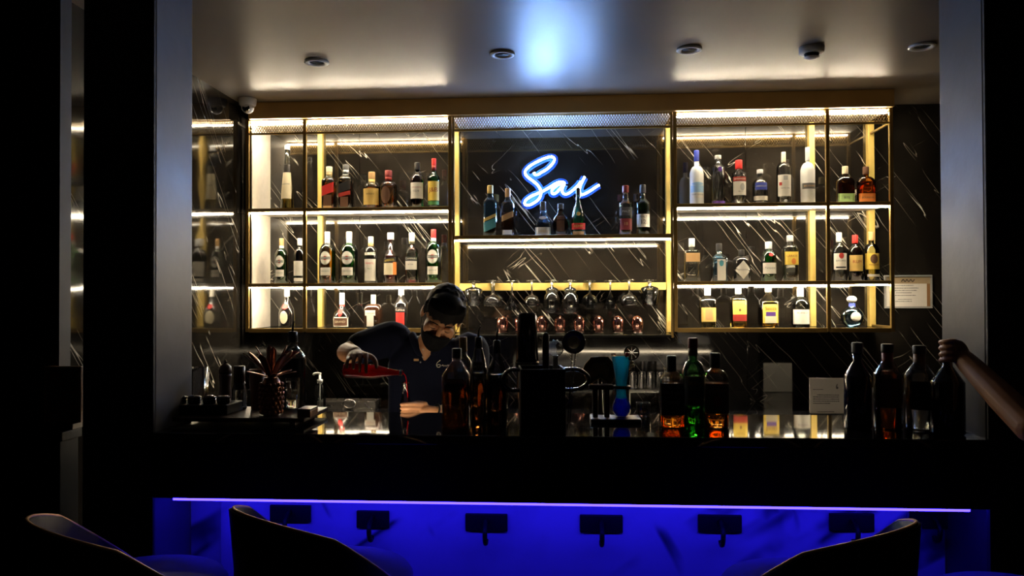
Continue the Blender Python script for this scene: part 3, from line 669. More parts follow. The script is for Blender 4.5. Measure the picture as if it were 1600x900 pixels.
# ------------------------------------------------------------------ hanging glasses and copper mugs
def wall_glass(prof_out, th=.0012):
    inner = [(z, max(r - th, .0006)) for z, r in prof_out]
    return inner
GP = {  # upright profile z 0..1 (foot at 0, rim at 1), r as fraction of rim width
 'coupe': [(0, .36), (.03, .36), (.06, .12), (.12, .05), (.50, .045), (.56, .10), (.62, .32), (.72, .46), (.85, .5), (1, .47)],
 'martini': [(0, .38), (.03, .38), (.06, .12), (.12, .05), (.40, .05), (.45, .07), (1, .5)],
 'wine': [(0, .40), (.03, .40), (.06, .12), (.10, .06), (.28, .06), (.34, .20), (.45, .42), (.62, .5), (.8, .48), (1, .38)],
 'footed_tumbler': [(0, .36), (.04, .36), (.07, .15), (.14, .09), (.24, .10), (.30, .40), (.36, .5), (1, .38)]}
def stem_glass(kind, px, top, bot, w_, label, Y=4.565):
    """hung upside down by its foot"""
    ztop = at(px, top, Y).z; H = ztop - at(px, bot, Y).z; W = w_ * Y / F
    x = at(px, top, Y).x
    nm = {'coupe': 'coupe_glass', 'martini': 'martini_glass', 'wine': 'wine_glass', 'footed_tumbler': 'footed_tumbler'}[kind]
    t = thing(nm, label, 'glass', (x, Y, ztop), 0, 'glasses hanging from the gold rack')
    pr = GP[kind]
    ks = next(i for i, p in enumerate(pr) if p[0] > (.45 if kind in ('coupe',) else .36 if kind == 'martini' else .26 if kind == 'wine' else .2))
    foot = [(-z * H, r * W) for z, r in pr[:ks + 1]]
    MB().lathe(foot[::-1], 24).build('foot_and_stem', M_GLASSS, t)
    bo_ = [(-z * H - .0002, r * W) for z, r in pr[ks:]]
    bi = [(-z * H - .0002, max(r * W - .0012, .0005)) for z, r in pr[ks:]]
    bi[0] = (bi[0][0] - .002, bi[0][1])
    path = bo_ + bi[::-1]
    MB().lathe(path, 28, caps=False).build('bowl', M_GLASSS, t)
    return t, x, ztop
rackx = []
HG = [('footed_tumbler', 740, 439, 478, 28, 'footed tumbler hanging at the far left of the rack, beside the bartender'),
      ('coupe', 769, 438, 479, 27, 'coupe glass hanging second from the left on the rack'),
      ('martini', 800, 438.5, 484.5, 26, 'cone-shaped martini glass hanging third from the left'),
      ('coupe', 831, 438, 479, 25, 'coupe glass hanging fourth, left of the two round wine glasses'),
      ('wine', 862, 438, 490, 26, 'round-bowled wine glass hanging left of its twin'),
      ('wine', 891, 438, 490, 27, 'round-bowled wine glass hanging right of its twin'),
      ('martini', 922, 438, 482.5, 24, 'cone-shaped martini glass hanging right of the wine glasses'),
      ('martini', 953.5, 438, 482.5, 25, 'cone-shaped martini glass hanging third from the right'),
      ('coupe', 983, 437, 477, 26, 'coupe glass hanging second from the right on the rack'),
      ('footed_tumbler', 1015, 437, 476, 28, 'footed tumbler hanging at the far right of the rack')]
for k, px, a, b_, w_, lab in HG:
    t, x, zt = stem_glass(k, px, a, b_, w_, lab)
    for s in (-1, 1):
        bxC('hanging_rail', (x + s * .0195 - .0018, 4.52, zt - .0148), (x + s * .0195 + .0018, 4.7145, zt - .0118), M_DSTEEL, .0006)
for k, px, a, b_, w_, lab in [('coupe', 771.8, 437.7, 478, 26, 'coupe glass hanging behind the second glass from the left'), ('footed_tumbler', 862.4, 437.7, 478, 20, 'footed tumbler hanging behind the left wine glass'),
      ('footed_tumbler', 890.8, 437.7, 478, 20, 'footed tumbler hanging behind the right wine glass'), ('coupe', 920.9, 437.7, 476, 26, 'coupe glass hanging behind the first martini glass of the right half')]:
    stem_glass(k, px, a + 1, b_, w_, lab, 4.685 if k == 'coupe' else 4.66)

mug_px = [785.5, 813, 846.5, 875, 905, 935, 965.5, 995.5]
nums = ['far left of the row of', 'second from the left of the row of, behind the shaker,', 'third from the left of', 'fourth from the left of', 'fifth from the left of', 'third from the right of', 'second from the right of', 'far right of the row of']
mugs = []
MP = [(0, .80), (.03, .84), (.08, .80), (.2, .88), (.45, 1.0), (.68, .98), (.82, .86), (.92, .62), (.98, .3), (1.0, .05)]
for i, px in enumerate(mug_px):
    Y = 4.58; x = at(px, 505, Y).x; H = 28 * Y / F; R = 9.2 * Y / F
    lab = ['pink copper tumbler upside down at the far left of its row', 'pink copper tumbler upside down, second in its row, half hidden by the shaker', 'pink copper tumbler upside down just right of the shaker',
           'pink copper tumbler upside down above the muddler and strainer', 'pink copper tumbler upside down behind the round mesh sieve', 'pink copper tumbler upside down, third from the right end',
           'pink copper tumbler upside down, second from the right end', 'pink copper tumbler upside down at the far right of its row'][i]
    t = thing('copper_tumbler', lab, 'tumbler', (x, Y, ZG + .0003), 0, 'copper tumblers on the low middle shelf')
    MB().lathe([(z * H, r * R) for z, r in MP[2:]], 24).build('bowl', M_COPPER, t)
    MB().lathe([(0, .82 * R), (.06 * H, .86 * R), (.0795 * H, .82 * R)], 24).build('rim', M_STEEL, t)

# ------------------------------------------------------------------ neon sign
ns = thing('neon_sign', 'glowing blue script sign reading Sai on the black marble wall', 'sign', at(872, 285, 4.74))
no = Vector(ns.location)
def npt(p, dy=0): return at(800 + p[0] / 7.5, 225 + p[1] / 7.5, 4.74) + Vector((0, dy, 0)) - no
st1 = [(258, 335), (268, 358), (300, 360), (340, 337), (400, 302), (460, 250), (494, 200), (492, 165), (462, 151), (420, 156), (350, 182), (270, 222), (200, 266), (160, 310), (156, 350), (186, 390), (240, 430), (290, 470), (325, 520), (340, 570), (330, 620), (300, 660), (250, 695), (200, 717), (160, 713), (148, 690), (165, 655), (220, 615), (300, 580), (360, 555), (430, 515), (500, 470), (560, 446), (606, 452), (616, 470)]
st2 = [(600, 462), (560, 470), (510, 500), (470, 540), (466, 570), (485, 586), (515, 575), (560, 528), (612, 470), (592, 520), (590, 565), (625, 590), (675, 572), (730, 527), (780, 478), (805, 440)]
st3 = [(852, 385), (805, 480), (792, 540), (802, 588), (840, 590), (900, 560), (960, 520), (1022, 480)]
jk = MB(); core = MB(); bk = MB()
yv = Vector((0, 1, 0))
for s_ in (st1, st2, st3):
    c = catmull([npt(p, -.004) for p in s_], 5); core.tube(c, .0055, 8)
    c = catmull([npt(p, .003) for p in s_], 5); jk.tube(c, .0080, 8)
    c = catmull([npt(p, .012) for p in s_], 4); bk.tube(c, .023, 14, flat=(yv, .10))
core.build('neon_tube', M_NEON, ns); jk.build('tube_jacket', M_NEONJ, ns); bk.build('acrylic_backing', M_ACRY, ns)
mb = MB()
for p in ((300, 470), (500, 190), (170, 690), (1010, 488)): mb.tube([npt(p, .013), npt(p, .0395)], .004, 8)
mb.build('wall_standoffs', M_STEEL, ns)

# ------------------------------------------------------------------ ceiling fittings
for px, py, lab in [(495, 96, 'round recessed downlight, unlit, leftmost on the ceiling'), (785, 83.5, 'round recessed downlight, unlit, beside the blue glow on the ceiling'),
                    (1077, 76, 'round recessed downlight, unlit, left of the smoke detector'), (1441, 71, 'round recessed downlight, unlit, beside the right column')]:
    d = at(px, py, 1.0) - EYE; p = EYE + d * ((ZCEIL - EYE.z) / d.z)
    t = thing('ceiling_downlight', lab, 'downlight', (p.x, p.y, ZCEIL), 0, 'recessed downlights')
    ring = [(-.0005, .036), (-.0005, .058), (-.008, .060), (-.012, .054), (-.010, .040), (-.006, .036)]
    MB().lathe(ring + [ring[0]], 32, caps=False).build('trim_ring', M_WPLAST, t)
    MB().lathe([(-.0045, .035), (-.001, .03)], 24).build('lamp', M_BLACKM, t)
d = at(1268, 74, 1.0) - EYE; p = EYE + d * ((ZCEIL - EYE.z) / d.z)
t = thing('smoke_detector', 'white round smoke detector on the ceiling', 'detector', (p.x, p.y, ZCEIL))
MB().lathe([(-.030, .052), (-.026, .056), (-.001, .057), (-.0005, .055)], 32).build('base', M_WPLAST, t)
MB().lathe([(-.046, .030), (-.0305, .034)], 28).build('sensor_slots', M_BLACKM, t)
MB().lathe([(-.056, .006), (-.054, .022), (-.047, .034), (-.0462, .034)], 28).build('sensor_cap', M_WPLAST, t)
p = at(387, 153, 4.36); pz = ZCEIL
t = thing('security_camera', 'white dome security camera in the left ceiling corner', 'camera', (p.x + .012, 4.33, pz))
MB().lathe([(-.045, .040), (-.038, .047), (-.006, .052), (-.0005, .050)], 32).build('mount', M_WPLAST, t)
MB().ell((.004, -.006, -.055), (.036, .036, .034)).build('dome', M_WPLAST, t)
Mlook = Matrix.Translation((.006, -.034, -.065)) @ Matrix.Rotation(math.radians(65), 4, 'X')
MB().lathe([(-.004, .021), (.008, .021), (.0085, .018)], 24, M=Mlook).build('lens', M_BLACK, t)

# ------------------------------------------------------------------ certificate and notice
a = at(1382, 430, YB - .01); b_ = at(1457, 481.5, YB - .01)
t = thing('framed_certificate', 'framed certificate on the black marble beside the shelf end', 'certificate', ((a.x + b_.x) / 2, YB - .0005, b_.z))
W_, H_ = b_.x - a.x, a.z - b_.z
mb = MB()
for lo, hi in [((-W_ / 2, -.012, 0), (W_ / 2, 0, .010)), ((-W_ / 2, -.012, H_ - .010), (W_ / 2, 0, H_)), ((-W_ / 2, -.012, .010), (-W_ / 2 + .010, 0, H_ - .010)), ((W_ / 2 - .010, -.012, .010), (W_ / 2, 0, H_ - .010))]: mb.box(lo, hi, .001)
mb.build('frame', P('grey'), t)
pp = MB().box((-W_ / 2 + .0105, -.006, .0105), (W_ / 2 - .0105, -.002, H_ - .0105)).build('paper', M_PAPER, t)
MB().box((-W_ / 2 + .0107, -.0066, H_ * .74), (W_ / 2 - .0107, -.0061, H_ - .0107)).build('tan_header', paint('certtan', (.52, .38, .22)), pp)
MB().box((W_ / 2 - .030, -.0066, .0107), (W_ / 2 - .0107, -.0061, H_ * .739)).build('brown_border', paint('certbr', (.36, .18, .07)), pp)
rnd = random.Random(3)
def scribble(mb, x0, x1, z, h, y, gap=.25):
    x = x0
    while x < x1:
        wd = rnd.uniform(1.0, 3.2) * h
        mb.box((x, y, z), (min(x + wd, x1), y + .0003, z + h * rnd.uniform(.7, 1))); x += wd + h * .6
mb = MB()
hz = catmull([(-.04 + .011 * i, -.0072, H_ * .83 + (.008 if i % 2 else -.006)) for i in range(8)], 4); mb.tube(hz, .0022, 6)
for zz, x0, x1 in [(.68, -.08, .03), (.60, -.10, .06), (.53, -.09, .05), (.46, -.07, .02), (.38, -.09, .045), (.26, -.06, .02), (.20, -.075, .02)]: scribble(mb, x0, x1, H_ * zz, .0035, -.0067)
mb.build('lettering', M_INK, pp)

YN = 4.30
a = at(1264.5, 590.5, YN); b_ = at(1319.5, 646.5, YN)
ZBC = b_.z
W_, H_ = b_.x - a.x, a.z - b_.z
t = thing('notice_card', 'square white notice with printed lines standing on the back counter', 'notice', ((a.x + b_.x) / 2, YN, ZBC))
pp = MB().box((-W_ / 2, -.0012, .003), (W_ / 2, .0012, H_)).build('card', M_PAPER, t)
MB().box((-W_ / 2, -.03, 0), (W_ / 2, .03, .003), .0008).build('stand_foot', M_GLASS, t)
mb = MB()
scribble(mb, -W_ * .4, -W_ * .1, H_ * .67, .004, -.0018)
for i, zz in enumerate((.515, .46, .40, .34, .28)): scribble(mb, -W_ * (.28 if i == 0 else .4), W_ * (.35 if i < 4 else .1), H_ * zz, .0042, -.0018)
scribble(mb, -W_ * .27, W_ * .2, H_ * .045, .0042, -.0018)
lg = catmull([(W_ * .3, -.0018, H_ * .83), (W_ * .275, -.0018, H_ * .76), (W_ * .28, -.0018, H_ * .71), (W_ * .31, -.0018, H_ * .71), (W_ * .31, -.0018, H_ * .745), (W_ * .285, -.0018, H_ * .74)], 5); mb.tube(lg, .002, 6)
mb.build('lettering', M_INK, pp)

# ------------------------------------------------------------------ back counter and things on it
bc = thing('back_counter', 'low black back counter along the marble wall', 'counter', (0, 4.5, 0))
MB().box((XWL + .003, 4.25 - 4.5, ZBC - .03), (2.6, YB - 4.502, ZBC - .0002), .003).build('worktop', M_BLACK, bc)
for i in range(6):
    x0 = XWL + .01 + i * (2.6 - XWL - .02) / 6; x1 = x0 + (2.6 - XWL - .02) / 6 - .004
    d_ = MB().box((x0, 4.275 - 4.5, .08), (x1, 4.295 - 4.5, ZBC - .034), .002).build('door', M_BLACKM, bc)
    MB().box((x1 - .05, 4.262 - 4.5, .55), (x1 - .038, 4.2745 - 4.5, .70), .002).build('handle', M_STEEL, d_)
MB().box((XWL + .01, 4.2955 - 4.5, 0), (2.598, YB - 4.503, ZBC - .0305)).build('carcass', M_BLACKM, bc)
# steel bin / sink tray
p = at(546, 644, 4.42)
t = thing('steel_tray', 'shallow steel ice tray on the back counter left of the bartender', 'tray', (p.x, 4.42, ZBC))
W_ = 46 * 4.42 / F
MB().box((-W_, -.07, 0), (W_, -.065, .045), .001).box((-W_, .065, 0), (W_, .07, .045), .001).box((-W_, -.065, 0), (W_, .065, .004), .001).box((-W_, -.065, .004), (-W_ + .004, .065, .045)).box((W_ - .004, -.065, .004), (W_, .065, .045)).build('pan', M_STEEL, t)
ring = [(.035 * math.cos(2 * PI * i / 20) + .02, -.076 + .003 * math.sin(4 * PI * i / 20), .030 + .024 * math.sin(2 * PI * i / 20)) for i in range(20)]
MB().tube(ring, .005, 8, closed=True).build('ring_handle', M_STEEL, t)
# sanitiser pump
YPp = 4.31
t = thing('pump_bottle', 'clear pump bottle with white nozzle on the back counter', 'bottle', (at(500, 620, YPp).x, YPp, ZBC))
MB().lathe([(0, .030), (.004, .034), (.13, .034), (.15, .022), (.158, .015)], 24).build('glass_body', M_GLASS, t)
MB().lathe([(.158, .016), (.175, .016), (.176, .007), (.205, .006)], 18).build('collar', M_WPLAST, t)
MB().tube(catmull([(.006, 0, .207), (-.012, 0, .210), (-.032, -.002, .208), (-.037, -.002, .2)], 4), .006, 8).build('nozzle', M_WPLAST, t)
MB().tube([(0, 0, .01), (0, 0, .155)], .003, 6).build('dip_tube', M_WPLAST, t)
# glass rack with upturned tumblers
YG = 4.42; zr = at(1010, 609, YG).z
x0, x1 = at(978, 609, YG).x, at(1050, 609, YG).x
t = thing('glass_stand', 'low steel stand carrying upturned tumblers on the back counter', 'stand', ((x0 + x1) / 2, YG, ZBC))
hh = zr - ZBC; ww = (x1 - x0) / 2
MB().box((-ww, -.09, hh - .006), (ww, .09, hh), .001).build('stand_top', M_STEEL, t)
for sx_ in (-1, 1):
    for sy in (-1, 1): MB().box((sx_ * (ww - .012) - .006, sy * .078 - .006, 0), (sx_ * (ww - .012) + .006, sy * .078 + .006, hh - .0065)).build('leg', M_STEEL, t)
for i, px in enumerate((989, 1003, 1017, 1032, 1044)):
    xg = at(px, 600, YG).x
    lab = ['leftmost', 'second from left', 'middle one', 'second from right', 'rightmost'][i]
    g = thing('rocks_glass', 'small upturned cut-glass tumbler on the steel stand, ' + lab + ' of five', 'glass', (xg, YG, zr + .0004), 0, 'upturned tumblers on the steel stand')
    MB().lathe([(0, .025), (.1, .022), (.102, .020), (.103, .001)], 12, smooth=False, caps=False).lathe([(0, .0235), (.085, .0205), (.0855, .001)], 12, smooth=False, caps=False).build('bowl', M_GLASSS, g)

# ------------------------------------------------------------------ things on the counter
# handled tub holding bar tools
YT = 2.425; xt = at(846, 620, YT).x
t = thing('tool_tub', 'black square tub with two loop handles holding bar tools', 'tub', (xt, YT, ZC + .0004), math.radians(6))
W_ = 34 * YT / F; H_ = (base_y(YT - .07) - 577) * (YT - .07) / F
mb = MB().box((-W_, -.072, 0), (W_, .072, .006), .002)
for lo, hi in [((-W_, -.072, .006), (W_, -.067, H_)), ((-W_, .067, .006), (W_, .072, H_)), ((-W_, -.067, .006), (-W_ + .005, .067, H_)), ((W_ - .005, -.067, .006), (W_, .067, H_))]: mb.box(lo, hi, .001)
mb.build('body', M_BLACKM, t)
for s in (-1, 1):
    hw = .080 if s > 0 else .052
    pts = catmull([(s * W_, 0, H_ - .008), (s * (W_ + hw * .6), 0, H_ - .009), (s * (W_ + hw * .97), 0, H_ - .028), (s * (W_ + hw * .97), 0, H_ - .05), (s * (W_ + hw * .6), 0, H_ - .070), (s * W_, 0, H_ - .072)], 6)
    MB().tube(pts, .0065, 10, flat=(Vector((0, 1, 0)), 1.8)).build('handle', M_DSTEEL, t)
# shaker
ysh = 2.60; zb = ZC + .0004
t = thing('cocktail_shaker', 'tall dark steel cocktail shaker standing behind the black handled tub', 'shaker', (at(823.5, 540, ysh).x, ysh, zb))
H_ = at(823, 489, ysh).z - zb; r1 = 18.3 * ysh / F; r0 = 14.2 * ysh / F
MB().lathe([(0, r0 * .78), (.004, r0 * .84), (H_ * .52, r1 * .99), (H_ * .535, r1 * 1.02), (H_ * .55, r1 * 1.02)], 32).build('lower_tin', M_DSTEEL, t)
MB().lathe([(H_ * .5505, r1 * .97), (H_ * .985, r0 * 1.02), (H_, r0 * .95), (H_ - .003, r0 * .9)], 32).build('upper_tin', M_DSTEEL, t)
# muddler
ysh = YT; zb = ZC + .0068
pt_ = at(852, 519, ysh)
t = thing('muddler', 'slim dark muddler with rounded end standing in the black tub', 'muddler', (at(853, 560, ysh).x, ysh - .03, zb))
H_ = pt_.z - zb
MB().lathe([(0, .010), (.004, .012), (H_ * .5, .010), (H_ * .8, .0105), (H_ - .012, .0115), (H_ - .004, .009), (H_, .003)], 18).build('stick', M_DSTEEL, t)
MB().lathe([(H_ * .3, .0125), (H_ * .32, .0128)], 16).build('band', M_STEEL, t)
# hawthorne strainer
yh = ysh + .035
t = thing('hawthorne_strainer', 'perforated steel cocktail strainer with coiled spring in the black tub', 'strainer', (at(868, 560, yh).x, yh, zb))
cz = at(868, 545, yh).z - zb
mb = MB(); R_ = 12 * yh / F
vs = []; n_ = 28
mb.tube([(R_ * math.cos(2 * PI * i / n_), 0, cz + R_ * math.sin(2 * PI * i / n_)) for i in range(n_)], .0018, 8, closed=True)
holes = [(i * .0075, j * .0075) for i in range(-3, 4) for j in range(-3, 4) if (i * i + j * j) < 10]
for i in range(-4, 5):
    u_ = i * .0055; l_ = math.sqrt(max(0, (R_ - .001) ** 2 - u_ ** 2))
    mb.box((u_ - .0015, -.0008, cz - l_), (u_ + .0015, .0008, cz + l_)); mb.box((-l_, -.0008, cz + u_ - .0015), (l_, .0008, cz + u_ + .0015))
mb.build('plate', M_STEEL, t)
MB().tube([((R_ + .002 + .0025 * math.cos(14 * a)) * math.cos(a * 1.0), .004 * math.sin(14 * a), cz + (R_ + .002 + .0025 * math.cos(14 * a)) * math.sin(a)) for a in [PI * i / 120 for i in range(121)]], .0008, 5).build('spring', M_STEEL, t)
MB().box((-.008, -.0015, 0), (.008, .0015, cz - R_ + .002), .001).build('handle', M_STEEL, t)
# mesh sieve
ym = ysh - .045
t = thing('mesh_sieve', 'round fine mesh sieve with dark rim standing in the black tub', 'sieve', (at(888, 560, ym).x - .004, ym, zb))
c_ = at(896.5, 534.5, ym) - Vector(t.location); R_ = 17 * ym / F
MB().tube([(c_.x + R_ * math.cos(2 * PI * i / 32), 0, c_.z + R_ * math.sin(2 * PI * i / 32)) for i in range(32)], .0028, 8, closed=True).build('rim', M_DSTEEL, t)
m_ = M_MESH = thin('sieve_mesh', (.42, .38, .33), .5, .4)
MB().lathe([(0, R_ * .98), (.012, R_ * .8), (.02, R_ * .45), (.022, .001)], 28, caps=False, M=Matrix.Translation(c_) @ Matrix.Rotation(math.radians(-90), 4, 'X')).build('mesh_bowl', m_, t)
for s in (-1, 1): MB().tube([(c_.x + s * .005, 0, c_.z - R_), (.003 + s * .003, 0, .0)], .0016, 6).build('handle_rod', M_DSTEEL, t)

def drink(key, c):
    m = bpy.data.materials.new(key); m.use_nodes = True; nt = m.node_tree; nt.nodes.remove(nt.nodes['Principled BSDF'])
    a = nt.nodes.new('ShaderNodeBsdfTranslucent'); a.inputs[0].default_value = (*c, 1)
    b = nt.nodes.new('ShaderNodeBsdfTransparent'); b.inputs[0].default_value = (*c, 1)
    d = nt.nodes.new('ShaderNodeBsdfDiffuse'); d.inputs[0].default_value = (*c, 1)
    m1 = nt.nodes.new('ShaderNodeMixShader'); m1.inputs[0].default_value = .25
    m2 = nt.nodes.new('ShaderNodeMixShader')
    tc = nt.nodes.new('ShaderNodeTexCoord'); n = nt.nodes.new('ShaderNodeTexNoise'); n.inputs['Scale'].default_value = 20
    r = nt.nodes.new('ShaderNodeMapRange'); r.inputs['To Min'].default_value = .28; r.inputs['To Max'].default_value = .42
    nt.links.new(tc.outputs['Object'], n.inputs['Vector']); nt.links.new(n.outputs['Fac'], r.inputs['Value']); nt.links.new(r.outputs[0], m2.inputs[0])
    nt.links.new(a.outputs[0], m1.inputs[1]); nt.links.new(d.outputs[0], m1.inputs[2]); nt.links.new(m1.outputs[0], m2.inputs[1]); nt.links.new(b.outputs[0], m2.inputs[2])
    nt.links.new(m2.outputs[0], nt.nodes['Material Output'].inputs['Surface'])
    return m
# wooden stand with the blue drink
YD = 2.6
xs0, xs1 = at(922, 640, YD).x, at(1000, 640, YD).x
t = thing('glass_holder', 'dark wooden stand holding the flared blue drink upright', 'stand', ((xs0 + xs1) / 2, YD, ZC + .0004))
ox = Vector((t.location.x, YD, t.location.z))
MB().box((xs0 - ox.x, -.05, 0), (xs1 - ox.x, .05, .014), .003).build('base', M_WOOD, t)
xg = at(971, 640, YD).x - ox.x
for px in (930, 948):
    xx = at(px, 630, YD).x - ox.x
    MB().box((xx - .009, -.012, .0142), (xx + .009, .012, .118), .002).build('post', M_WOOD, t)
za = at(950, 608, YD).z - ox.z
arm = MB().box((xs0 - ox.x - .004, -.02, za), (xg - .028, .02, za + .016), .003)
ringp = [(xg + .0265 * math.cos(2 * PI * i / 24), .0265 * math.sin(2 * PI * i / 24), za + .008) for i in range(24)]
arm.tube(ringp, .0055, 8, closed=True); arm.build('arm', M_WOOD, t)
zb = ZC + .0148
g = thing('yard_glass', 'tall flared glass of bright blue drink with a round bulb foot', 'drink', (xg + ox.x, YD, zb))
H_ = at(970, 553, YD).z - zb; s_ = YD / F
yp = [(0, 6), (.02, 9), (.08, 13), (.15, 14.5), (.22, 13), (.29, 9.5), (.36, 8), (.45, 8.2), (.7, 11.5), (1, 15.5)]
MB().lathe([(z * H_, r * s_) for z, r in yp], 30, caps=False).build('glass_body', M_GLASS, g)
MB().lathe([(max(.006, z * H_), r * s_ - .0016) for z, r in yp if z < .3] + [(.30 * H_, 9.2 * s_ - .0016)], 28).build('dark_blue_layer', drink('drink_dark', (.02, .10, .95)), g)
MB().lathe([(.3005 * H_, 9.2 * s_ - .0016)] + [(z * H_, r * s_ - .0016) for z, r in yp if .3 < z < .9] + [(.955 * H_, 14.8 * s_ - .0016)], 28).build('light_blue_layer', drink('drink_light', (.10, .72, 1.0)), g)
gg = thing('dried_lime_slice', 'dried lime slice on the rim of the blue drink', 'garnish', at(987, 551, YD - .015))
Mx = Matrix.Rotation(math.radians(90), 4, 'X')
MB().lathe([(-.003, .0245), (-.0025, .026), (.0025, .026), (.003, .0245), (.003, .021), (-.003, .021), (-.003, .0245)], 28, caps=False, M=Mx).build('rind', paint('rind', (.10, .07, .03)), gg)
mb = MB()
for k in range(8):
    a0 = 2 * PI * k / 8 + .06; a1 = 2 * PI * (k + 1) / 8 - .06
    q = [(0.003 * math.cos((a0 + a1) / 2), 0.003 * math.sin((a0 + a1) / 2))] + [(.0205 * math.cos(a0 + (a1 - a0) * i / 5), .0205 * math.sin(a0 + (a1 - a0) * i / 5)) for i in range(6)]
    mb.add([(x_, -.002, z_) for x_, z_ in q] + [(x_, .002, z_) for x_, z_ in q], [tuple(range(7)), tuple(range(13, 6, -1))] + [(i, (i + 1) % 7, (i + 1) % 7 + 7, i + 7) for i in range(7)])
mb.build('flesh', paint('flesh', (.55, .45, .22)), gg)
ch = thing('cocktail_cherry', 'small red cherry pinned to the dried lime slice', 'garnish', at(980, 554, YD - .03))
MB().ell((0, 0, 0), (.008, .008, .0075)).build('fruit', P('red'), ch)
MB().tube([(0, 0, .007), (.002, 0, .013)], .0008, 6).build('stem', M_WOOD, ch)
# brown shell bowl and dried fronds behind the tub
p = at(938, 612, 2.70)
t = thing('wooden_shell_bowl', 'brown faceted shell bowl tilted on its rim behind the wooden stand', 'bowl', (p.x, 2.70, ZC + .0004))
cz = at(938, 583, 2.70).z - ZC; s_ = 2.70 / F
out = [(-27, 4), (-24, 12), (-14, 24), (0, 25), (12, 25), (25, 10), (25, 0), (19, -14), (14, -18), (0, -7), (-14, -17), (-20, -14), (-27, 4)][:-1]
vs = [(x_ * s_, 0.0, cz + z_ * s_) for x_, z_ in out] + [(x_ * s_ * .6, .035, cz + z_ * s_ * .6) for x_, z_ in out]
n_ = len(out)
MB().add(vs, [tuple(range(n_, 2 * n_))] + [(i, (i + 1) % n_, (i + 1) % n_ + n_, i + n_) for i in range(n_)]).build('shell', mat('shell', (.22, .13, .06), .5, scale=80), t, solid=.003)
MB().tube([vs[i] for i in range(n_)], .0016, 6, closed=True).build('rim', P('tan'), t)
MB().lathe([(0, .035), (.004, .036), (.012, .012), (cz - 7 * s_, .006)], 20, M=Matrix.Translation((0, .02, 0))).build('foot', M_WOOD, t)
p = at(945, 612, 2.745)
t = thing('dried_flower_jar', 'glass jar of dried straw flowers behind the blue drink', 'jar', (p.x + .055, 2.735, ZC + .0004))
MB().lathe([(0, .026), (.004, .03), (.11, .03), (.13, .026), (.135, .026)], 24).build('jar', M_GLASS, t)
for k in range(12):
    a = 2 * PI * k / 12; rr = .012 + .006 * (k % 3)
    tp = Vector((.03 * math.cos(a) + .01, .02 * math.sin(a), .175 + .03 * ((k * 7) % 5) / 5))
    st = MB().tube(catmull([(.008 * math.cos(a), .008 * math.sin(a), .01), (.012 * math.cos(a), .012 * math.sin(a), .12), tp], 4), .0018, 6).build('stem', mat('straw', (.5, .36, .16), .7), t)
    MB().ell(tp, (.010, .009, .007), seg=10, rings=6).build('flower', P('tan') if k % 2 else paint('straw2', (.62, .45, .24)), st)
# small rocks glass by the bulb
t = thing('rocks_glass', 'small rocks glass with a little amber drink beside the blue bulb', 'glass', (at(1006, 640, 2.68).x, 2.70, ZC + .0004))
MB().lathe([(0, .021), (.003, .023), (.05, .026), (.0505, .0245), (.008, .0215), (.0075, .001)], 20, caps=False).build('glass_body', M_GLASSS, t)
MB().lathe([(.0085, .0205), (.02, .0212)], 20).build('liquid', liquid('amber'), t)
# white folded card behind the right bottles
a = at(1352, 604, 2.66); b_ = at(1482, 646, 2.66)
t = thing('folded_card', 'pale folded card lying behind the row of bottles at the right', 'card', ((a.x + b_.x) / 2, 2.66, ZC + .0004))
W_ = (b_.x - a.x) / 2; h0 = a.z - ZC; h1 = h0 * .55
MB().add([(-W_, -.001, 0), (W_, -.001, 0), (W_, -.001, h1), (-W_, -.001, h0), (-W_, .001, 0), (W_, .001, 0), (W_, .001, h1), (-W_, .001, h0)],
         [(0, 1, 2, 3), (7, 6, 5, 4), (0, 4, 5, 1), (1, 5, 6, 2), (2, 6, 7, 3), (3, 7, 4, 0)]).build('front_leaf', M_PAPER, t)
MB().add([(-W_, .0012, h0), (W_, .0012, h1), (W_, .07, 0), (-W_, .07, 0), (-W_, .003, h0), (W_, .003, h1), (W_, .072, 0), (-W_, .072, 0)],
         [(0, 1, 2, 3), (7, 6, 5, 4), (0, 4, 5, 1), (1, 5, 6, 2), (2, 6, 7, 3), (3, 7, 4, 0)]).build('rear_leaf', M_PAPER, t)

# left end of the counter
t = thing('serving_board', 'dark wooden board under the garnish pots at the left end of the counter', 'board', (at(378, 650, 2.58).x, 2.58, ZC + .0004))
W_ = 122 * 2.58 / F
MB().box((-W_, -.13, .012), (W_, .13, .026), .003).build('board', M_WOOD, t)
for sx_ in (-1, 1): MB().box((sx_ * (W_ - .05) - .01, -.10, 0), (sx_ * (W_ - .05) + .01, .10, .0118)).build('runner', M_WOOD, t)
ZB2 = ZC + .0268
t = thing('garnish_caddy', 'black garnish caddy at the far left end of the counter', 'caddy', (at(322, 640, 2.56).x, 2.56, ZB2))
W_ = 48 * 2.56 / F
MB().box((-W_, -.065, 0), (W_, .065, .034), .004).build('tray', M_BLACKM, t)
lx = [-.075, -.026, .026, .075]
for i, x_ in enumerate(lx):
    g = thing('garnish_pot', 'steel-lidded garnish pot in the black caddy, ' + ['leftmost', 'second from left', 'second from right', 'rightmost'][i] + ' of four', 'pot', (t.location.x + x_, 2.53, ZB2 + .0345), 0, 'garnish pots in the caddy')
    MB().lathe([(0, .019), (.002, .021), (.018, .022)], 20).build('pot', M_BLACK, g)
    MB().lathe([(.0182, .023), (.022, .023), (.026, .017), (.029, .004)], 20).build('lid', M_DSTEEL, g)
t = thing('pepper_grinder', 'dark turned pepper grinder behind the garnish caddy', 'grinder', (at(352, 610, 2.66).x, 2.66, ZB2))
H_ = at(352, 562, 2.66).z - ZB2; s_ = 2.66 / F
